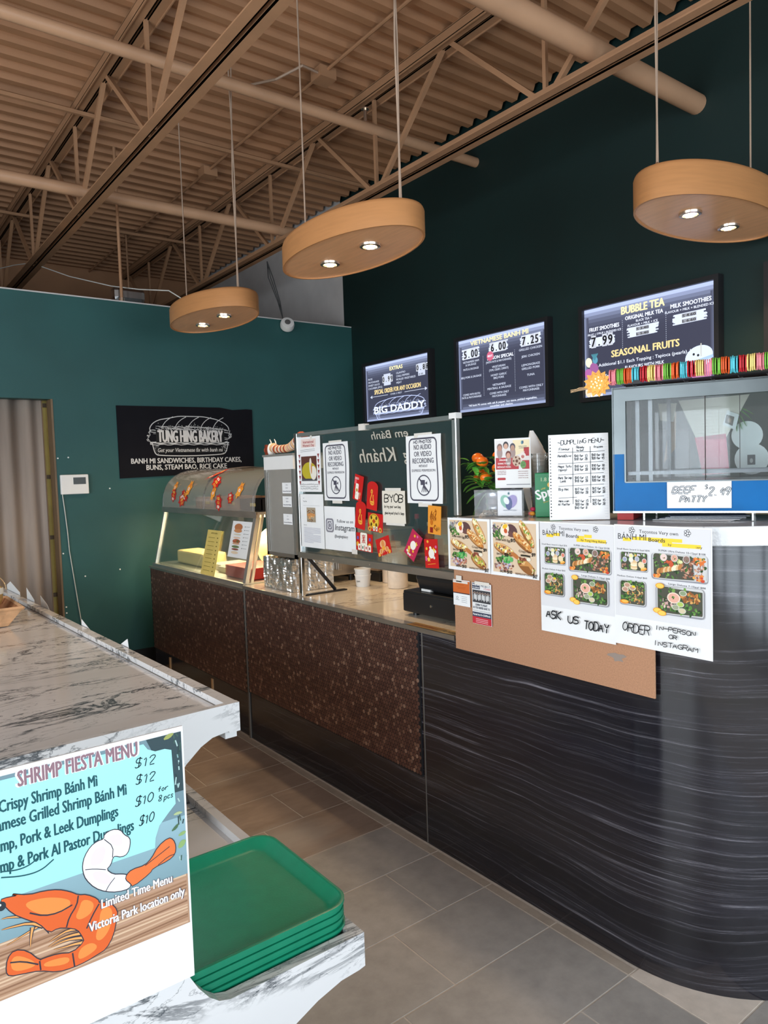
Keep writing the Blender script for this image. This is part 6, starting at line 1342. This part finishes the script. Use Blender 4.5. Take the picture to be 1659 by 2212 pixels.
SHP = {
 'peel':'225,319 238,314 244,303 253,295 253,283 248,269 238,267 227,273 223,271 219,260 211,254 222,241 237,236 245,232 243,225 251,215 248,207 228,209 209,217 192,230 179,249 175,264 175,276 179,289 189,302 200,307 211,307 212,315',
 'ptail':'245,232 254,238 277,237 289,245 302,263 321,272 329,266 333,253 331,239 319,232 290,228 285,221 254,208 251,215 243,225',
 'pk1':'221,311 238,308 242,292 237,286 225,291 219,302',
 'pk2':'193,294 209,298 213,287 208,269 193,265 185,274',
 'pk3':'189,258 207,254 220,237 217,226 201,232 190,246',
 'ln1':'211,307 225,290 223,271',
 'ln2':'178,266 193,262 211,254',
 'ln3':'209,217 215,226 225,235',
 'ln4':'300,230 319,239 331,239',
 'ln5':'277,237 299,246 322,256',
 'big':'53,265 78,261 65,268 91,256 114,254 135,248 152,238 165,227 178,223 195,209 197,200 213,197 226,177 224,163 217,136 204,118 190,115 172,111 151,110 127,113 100,128 78,133 57,138 53,147 56,167 66,176 84,167 101,143 107,144 129,142 151,134 171,145 168,156 161,171 146,180 131,186 118,183 104,205 86,219 67,236 52,261',
 'hl1':'82,247 113,244 138,234 155,222 146,209 118,211 95,227',
 'hl2':'171,219 190,206 185,189 166,184 158,192 165,204',
 'hl3':'199,190 215,189 219,170 210,146 196,135 187,143 195,165',
 'hl4':'162,137 182,140 193,126 172,118 158,119',
 'hl5':'107,138 146,132 145,118 107,129',
 'hl6':'59,161 69,168 95,145 94,136 62,141',
 's1':'165,227 162,212 149,196 144,181',
 's2':'197,200 185,184 175,166',
 's3':'151,134 153,109',
 's4':'101,143 102,127',
 's5':'59,159 77,153 99,138',
 's6':'91,227 111,214 133,210 155,215',
 'leg1':'120,184 108,201 85,196 56,188',
 'leg2':'110,197 90,211 62,215 50,216',
 'leg3':'101,211 85,224 61,232 51,233',
 'leg4':'94,202 91,189 89,171',
 'sw1':'168,161 148,165 130,165 115,160',
 'sw2':'168,153 152,158 136,160 119,158',
 'sw3':'166,170 146,175 130,172 117,168',
 'sw4':'167,145 153,148 140,149 123,152',
 'ant1':'55,308 79,302 99,305 112,316',
 'ant2':'54,299 84,290 111,289 131,301',
 'teal':'64,471 295,472 304,458 324,447 340,443 343,322 323,321 304,309 297,291 295,271 65,272 65,283 60,294 55,301',
 'wood':'49,200 110,193 227,189 356,192 358,103 44,110',
 'leaf1':'319,450 327,459 342,459 332,450',
 'leaf2':'336,246 342,260 354,259 348,247',
 'leaf3':'337,269 346,276 355,274 349,268',
 'leaf4':'325,281 335,291 342,293 337,283',
 'leaf5':'330,311 341,315 351,310 338,308',
}
# ================================================================ MARBLE STAND ON THE LEFT
MR = Matrix.Translation((.87, 1.89, 0)) @ Matrix.Rotation(R_(1.6), 4, 'Z') @ Matrix.Translation((-.87, -1.89, 0))
st = thing('marble_stand', 'white marble customer counter with raised lip and lower tray shelf', 'counter', (.4, 1.3, 0))
def sb(nm, m, *a, **k): return MB(MR).box(*a).build(nm, m, st, **k)
sb('upper_top', 'marble', -.55, .848, 1.905, 5.2, .845, .885)
sb('raised_lip', 'marble', .848, .884, 1.905, 5.2, .80, .905); sb('lip_joint', 'seam', .8455, .848, 1.905, 5.2, .884, .8865)
arc = [(.800, .822), (.765, .805), (.72, .768), (.67, .71), (.63, .64), (.60, .56), (.585, .46)]
MB(MR).prism([(-.55, .905), (.886, .905), (.886, .822), (.853, .822), (.850, .828)] + arc + [(.575, .0), (-.55, 0)], 'y', 1.885, 1.905).build('end_panel', 'marble', st)
sb('cabinet_body', 'shell_wall', -.5, .52, 2.0, 5.1, 0, .845)
MB().tube([(.757, 2.02, .845), (.757, 2.02, .775), (.750, 2.02, .760), (.735, 2.02, .752), (.60, 2.02, .752), (.52, 2.02, .752)], .009, 10).build('grab_bar', 'chrome', st, smooth=60)
# lower shelf
def lb(nm, m, *a, **k): return MB().box(*a).build(nm, m, st, **k)
lb('lower_shelf', 'marble', -.4, .840, 1.285, 2.75, .500, .525); lb('lower_lip', 'marble', .834, .862, 1.285, 2.75, .455, .549); lb('lower_body', 'shell_wall', -.4, .42, 1.35, 1.87, 0, .5)
cu = [(.845, .470), (.800, .468), (.740, .452), (.687, .429), (.62, .38), (.56, .30), (.51, .20), (.48, .10), (.465, 0)]
tp = [(.120, .655), (.440, .655), (.456, .650), (.470, .628), (.485, .600), (.505, .573), (.525, .556), (.548, .549)]
MB().prism([(.862, .549), (.862, .473)] + cu + [(-.4, 0), (-.4, .655)] + tp, 'y', 1.260, 1.286).build('front_panel', 'marble', st)
# trays
def tray_mesh():
    W, D, r = .465, .405, .055
    def loop(ins, z, rr):
        p = []; 
        for cx, cy, a0 in ((W - ins - rr, ins + rr, -90), (W - ins - rr, D - ins - rr, 0), (ins + rr, D - ins - rr, 90), (ins + rr, ins + rr, 180)):
            for k in range(8): a = R_(a0 + 90 * k / 7); p.append((cx + rr * math.cos(a), cy + rr * math.sin(a), z))
        return p
    L = [loop(.040, .0035, .030), loop(.028, .0055, .036), loop(.010, .0225, .048), loop(.005, .0245, .052), loop(0.0, .0235, .055), loop(.0, .0165, .055), loop(.004, .0165, .053), loop(.008, .0195, .050), loop(.026, .0020, .036), loop(.036, 0, .030)]
    n = len(L[0]); b = MB(); vs = [v for l in L for v in l]; fs = [tuple(range(n))]
    for i in range(len(L) - 1):
        for j in range(n): fs.append((i * n + j, i * n + (j + 1) % n, (i + 1) * n + (j + 1) % n, (i + 1) * n + j))
    fs.append(tuple((len(L) - 1) * n + j for j in range(n))[::-1]); b.add(vs, fs); return b.mesh('serving_tray', 'tray_green', smooth=40)
tm = tray_mesh(); names = ['lowest', 'second lowest', 'third lowest', 'fourth from the bottom', 'fourth from the top', 'third from the top', 'second from the top', 'topmost']
for k in range(8):
    o = link('serving_tray', tm, None, (.392 + .002 * math.sin(k * 2), 1.292 + .002 * math.cos(k * 3), .5262 + .0084 * k)); tag(o, 'green rectangular serving tray, %s in the stack on the marble shelf' % names[k], 'tray', 'stacked green serving trays')
# shrimp menu board
SW, SH_, SX, SZ, SY = .357, .467, .118, .636, 1.250
bd = sheet('shrimp_menu_board', (SX, SY, SZ), UY, VY, SW, SH_, 'paper', .004); tag(bd, 'large SHRIMP FIESTA MENU board standing in front of the green trays', 'menu board')
b = MB(); b.add([(.24, 1.256, .95), (.30, 1.256, .95), (.31, 1.40, .526), (.23, 1.40, .526), (.24, 1.259, .95), (.30, 1.259, .95), (.31, 1.404, .526), (.23, 1.404, .526)], [(0, 1, 2, 3), (7, 6, 5, 4), (0, 4, 5, 1), (1, 5, 6, 2), (2, 6, 7, 3), (3, 7, 4, 0)]); WL.setdefault(bd.name, Vector((SX, SY, SZ))); b.build('easel_leg', 'cardboard', bd)
P = Print(8); q = lambda k: [(float(a) / 1000, float(c) / 1000) for a, c in (t.split(',') for t in SHP[k].split())]
P.rect(.004, .103, .349, .355, '#6f8a94', 4, 4)
for k in range(40): P.n = 2; P.rect(.004, .30 - k * .0035, .349, .0035, tuple(x * (1 - .009 * k) for x in C('#8fb0ba')))
P.n = 6
P.rect(.004, .103, .349, .092, '#b08a6e', 4, 2)
for k in range(15): y = .108 + .006 * k; P.line([(.006, y), (.12, y + P.r.uniform(-.003, .003)), (.24, y + P.r.uniform(-.003, .003)), (.350, y + P.r.uniform(-.002, .002))], .003, P.r.choice(['#c9a68a', '#9a7358', '#b8927a', '#8a644c', '#d4b496']))
P.poly([(.290, .458), (.353, .458), (.353, .35), (.335, .35)], '#2f444a')
for _ in range(26): x, y = P.r.uniform(.338, .351), P.r.uniform(.22, .455); P.line([(x, y), (x + P.r.uniform(-.004, .003), y + P.r.uniform(.006, .016))], .0022, P.r.choice(['#86a8a8', '#3c5a50', '#243a3c', '#a8c4c0']))
for k in range(20): P.n = max(P.n, 40)
tl = [(.004, .275), (.004, .452), (.285, .452), (.292, .441), (.305, .434), (.322, .434), (.334, .429), (.337, .33), (.322, .316), (.306, .300), (.298, .280), (.296, .262), (.035, .262), (.03, .268), (.018, .280)]
P.poly(tl, '#9fe0e0')
for nm, c_ in (('leaf1', '#9aa05a'), ('leaf2', '#8aa86a'), ('leaf3', '#8aa86a'), ('leaf4', '#4a6a4c'), ('leaf5', '#a8b888')): P.poly(chaikin(q(nm), 1, True), c_)
P.text('SHRIMP FIESTA MENU', .180, .4345, .0255, '#f4eef0', w=.192, bold=.09); P.text('SHRIMP FIESTA MENU', .180, .4350, .0245, '#8a6a74', w=.188, bold=.045)
TL = '#155058'
for s_, r_, y, w_ in (('Crispy Shrimp Bánh Mì', .205, .4015, .150), ('Vietnamese Grilled Shrimp Bánh Mì', .252, .3725, .238), ('Shrimp, Pork & Leek Dumplings', .236, .3395, .208), ('Shrimp & Pork Al Pastor Dumplings', .261, .3065, .236)): P.text(s_, r_, y, .0190, TL, 'r', w=w_ * .985, bold=.045)
for s_, x, y, w_ in (('$12', .268, .413, .036), ('$12', .268, .384, .034), ('$10', .265, .347, .032), ('$10', .270, .311, .026)): P.hand(s_, x, y, .0155, '#153840', .0019, w=w_, slant=.25)
P.hand('for', .306, .360, .0085, '#153840', .0016, w=.020, slant=.2); P.hand('8 pcs', .306, .343, .0095, '#153840', .0016, w=.028, slant=.2)
OU = '#33323c'
for nm in ('ant1', 'ant2'): P.line(chaikin(q(nm), 2), .0022, TL)
def shape(nm, fill, ow=.0032):
    p_ = chaikin(q(nm), 1, True); P.line(p_ + p_[:1], ow, OU); P.poly(p_, fill)
shape('peel', '#f3eef0'); shape('ptail', '#e0733c')
for nm in ('pk1', 'pk2', 'pk3'): P.poly(chaikin(q(nm), 2, True), '#efd4d6')
for nm in ('ln1', 'ln2', 'ln3', 'ln4', 'ln5'): P.line(chaikin(q(nm), 1), .0014, OU)
for nm in ('leg1', 'leg2', 'leg3', 'leg4', 'sw1', 'sw2', 'sw3', 'sw4'): p_ = chaikin(q(nm), 1); P.line(p_, .0085, OU, w1=.001); P.line(p_, .0045, '#e6a05c', w1=.0005)
shape('big', '#d9602c')
for nm in ('hl1', 'hl2', 'hl3', 'hl4', 'hl5', 'hl6'): P.poly(chaikin(q(nm), 2, True), '#e88a44')
for nm in ('s1', 's2', 's3', 's4', 's5', 's6'): P.line(chaikin(q(nm), 1), .0024, OU)
P.ell(.052, .2535, .0065, .0075, '#2a3038', n=16); P.ell(.050, .256, .002, .002, '#cfd8da')
for s_, x, y, w_ in (('Limited Time Menu', .262, .190, .122), ('Victoria Park location only', .262, .158, .166)): P.text(s_, x, y, .0155, '#5c5058', w=w_ + .002, bold=.09); P.text(s_, x, y, .0155, '#eeeaea', w=w_, bold=.04)
P.build(bd, (SX, SY, SZ), UY, VY, mt='print_gloss')
# basket with a golden jar
t = thing('chip_basket', 'woven chip-wood basket on the marble counter at the left edge', 'basket', (.46, 3.86, .886))
def fr(hx, hy, z): return [(.45 - hx, 3.86 - hy, z), (.45 + hx, 3.86 - hy, z), (.45 + hx, 3.86 + hy, z), (.45 - hx, 3.86 + hy, z)]
lo_, hi = fr(.155, .15, .888), fr(.215, .20, .972); li, hi2 = fr(.150, .145, .890), fr(.209, .194, .972)
b = MB(); b.add(lo_ + hi, [(3, 2, 1, 0)] + [(i, (i + 1) % 4, (i + 1) % 4 + 4, i + 4) for i in range(4)]); b.build('outer_wall', 'basket', t)
b = MB(); b.add(li + hi2, [(0, 1, 2, 3)] + [(i, i + 4, (i + 1) % 4 + 4, (i + 1) % 4) for i in range(4)]); b.build('inner_wall', 'basket_in', t)
for k in range(4): a, c_ = Vector(hi[k]), Vector(hi[(k + 1) % 4]); MB().tube([a, c_], .009, 4).build('rim', 'basket', t)
for side in range(4):
    a0, a1, b0, b1 = Vector(lo_[side]), Vector(lo_[(side + 1) % 4]), Vector(hi[side]), Vector(hi[(side + 1) % 4]); nn = (a1 - a0).cross(b0 - a0).normalized() * .0015
    i0, i1, j0, j1 = Vector(li[side]), Vector(li[(side + 1) % 4]), Vector(hi2[side]), Vector(hi2[(side + 1) % 4])
    for k in range(7):
        for r_ in range(3):
            if (k + r_) % 2: continue
            u0, u1, v0, v1 = k / 7 + .01, (k + 1) / 7 - .01, r_ / 3 + .02, (r_ + 1) / 3 - .02
            f = lambda u, v: (a0.lerp(a1, u)).lerp(b0.lerp(b1, u), v); g2 = lambda u, v: (i0.lerp(i1, u)).lerp(j0.lerp(j1, u), v)
            c4 = [f(u0, v0), f(u1, v0), f(u1, v1), f(u0, v1)]; MB().add([tuple(p_ + nn * s_) for s_ in (0, 1) for p_ in c4], [(0, 1, 2, 3), (7, 6, 5, 4), (0, 4, 5, 1), (1, 5, 6, 2), (2, 6, 7, 3), (3, 7, 4, 0)]).build('weave_strip', 'basket', t)
            c4 = [g2(u0, v0), g2(u1, v0), g2(u1, v1), g2(u0, v1)]; MB().add([tuple(p_ - nn * s_) for s_ in (0, 1) for p_ in c4], [(0, 1, 2, 3), (7, 6, 5, 4), (0, 4, 5, 1), (1, 5, 6, 2), (2, 6, 7, 3), (3, 7, 4, 0)]).build('weave_strip', 'basket_in', t)
t = thing('golden_jar', 'golden round jar with wire handle in the chip-wood basket', 'jar', (.55, 3.86, .892))
MB().sphere((.555, 3.86, 1.02), .062, 20, 14, (1, 1, 1.25)).build('jar', 'gold', t, smooth=80); MB().lathe(.555, 3.86, [(.064, 1.025), (.065, 1.04), (.064, 1.055)], 24, caps=False).build('band', 'cable_white', t, smooth=60); MB().lathe(.555, 3.86, [(.03, .892), (.045, .95)], 16).build('foot', 'gold', t)
MB().tube([(.555 + .075 * math.cos(a), 3.86, 1.04 + .085 * math.sin(a)) for a in [math.pi * k / 12 for k in range(13)]], .003, 6).build('handle', 'ring', t, smooth=60)
# papers behind the raised lip
for k, (y0, y1, z, out, lab) in enumerate(((2.76, 2.96, .87, [(0, 0), (.17, 0), (.155, .066), (.14, .060)], 'white paper corner sticking up beyond the marble lip'), (3.98, 4.1, .87, [(0, 0), (.22, 0), (.12, .055), (0, .085)], 'small torn paper behind the marble lip near the doorway'), (4.2, 4.4, .87, [(0, 0), (.16, 0), (.16, .045), (0, .095)], 'upright paper scrap behind the marble lip beside the torn one'), (4.6, 4.9, .87, [(0, 0), (.34, 0), (.33, .05), (.1, .09), (0, .06)], 'long paper scrap behind the marble lip beside the basket'), (3.25, 3.4, .87, [(0, 0), (.24, 0), (.01, .06)], 'thin paper corner behind the middle of the marble lip'))):
    x = .891 - .028 * (y1 - 1.89); o = sheet('paper_scrap', (x, y1, z), (.028, -1, 0), VX, .1, .1, 'paper', .001, outline=out); tag(o, lab, 'paper', 'papers tucked behind the marble lip')
bpy.context.view_layer.update()
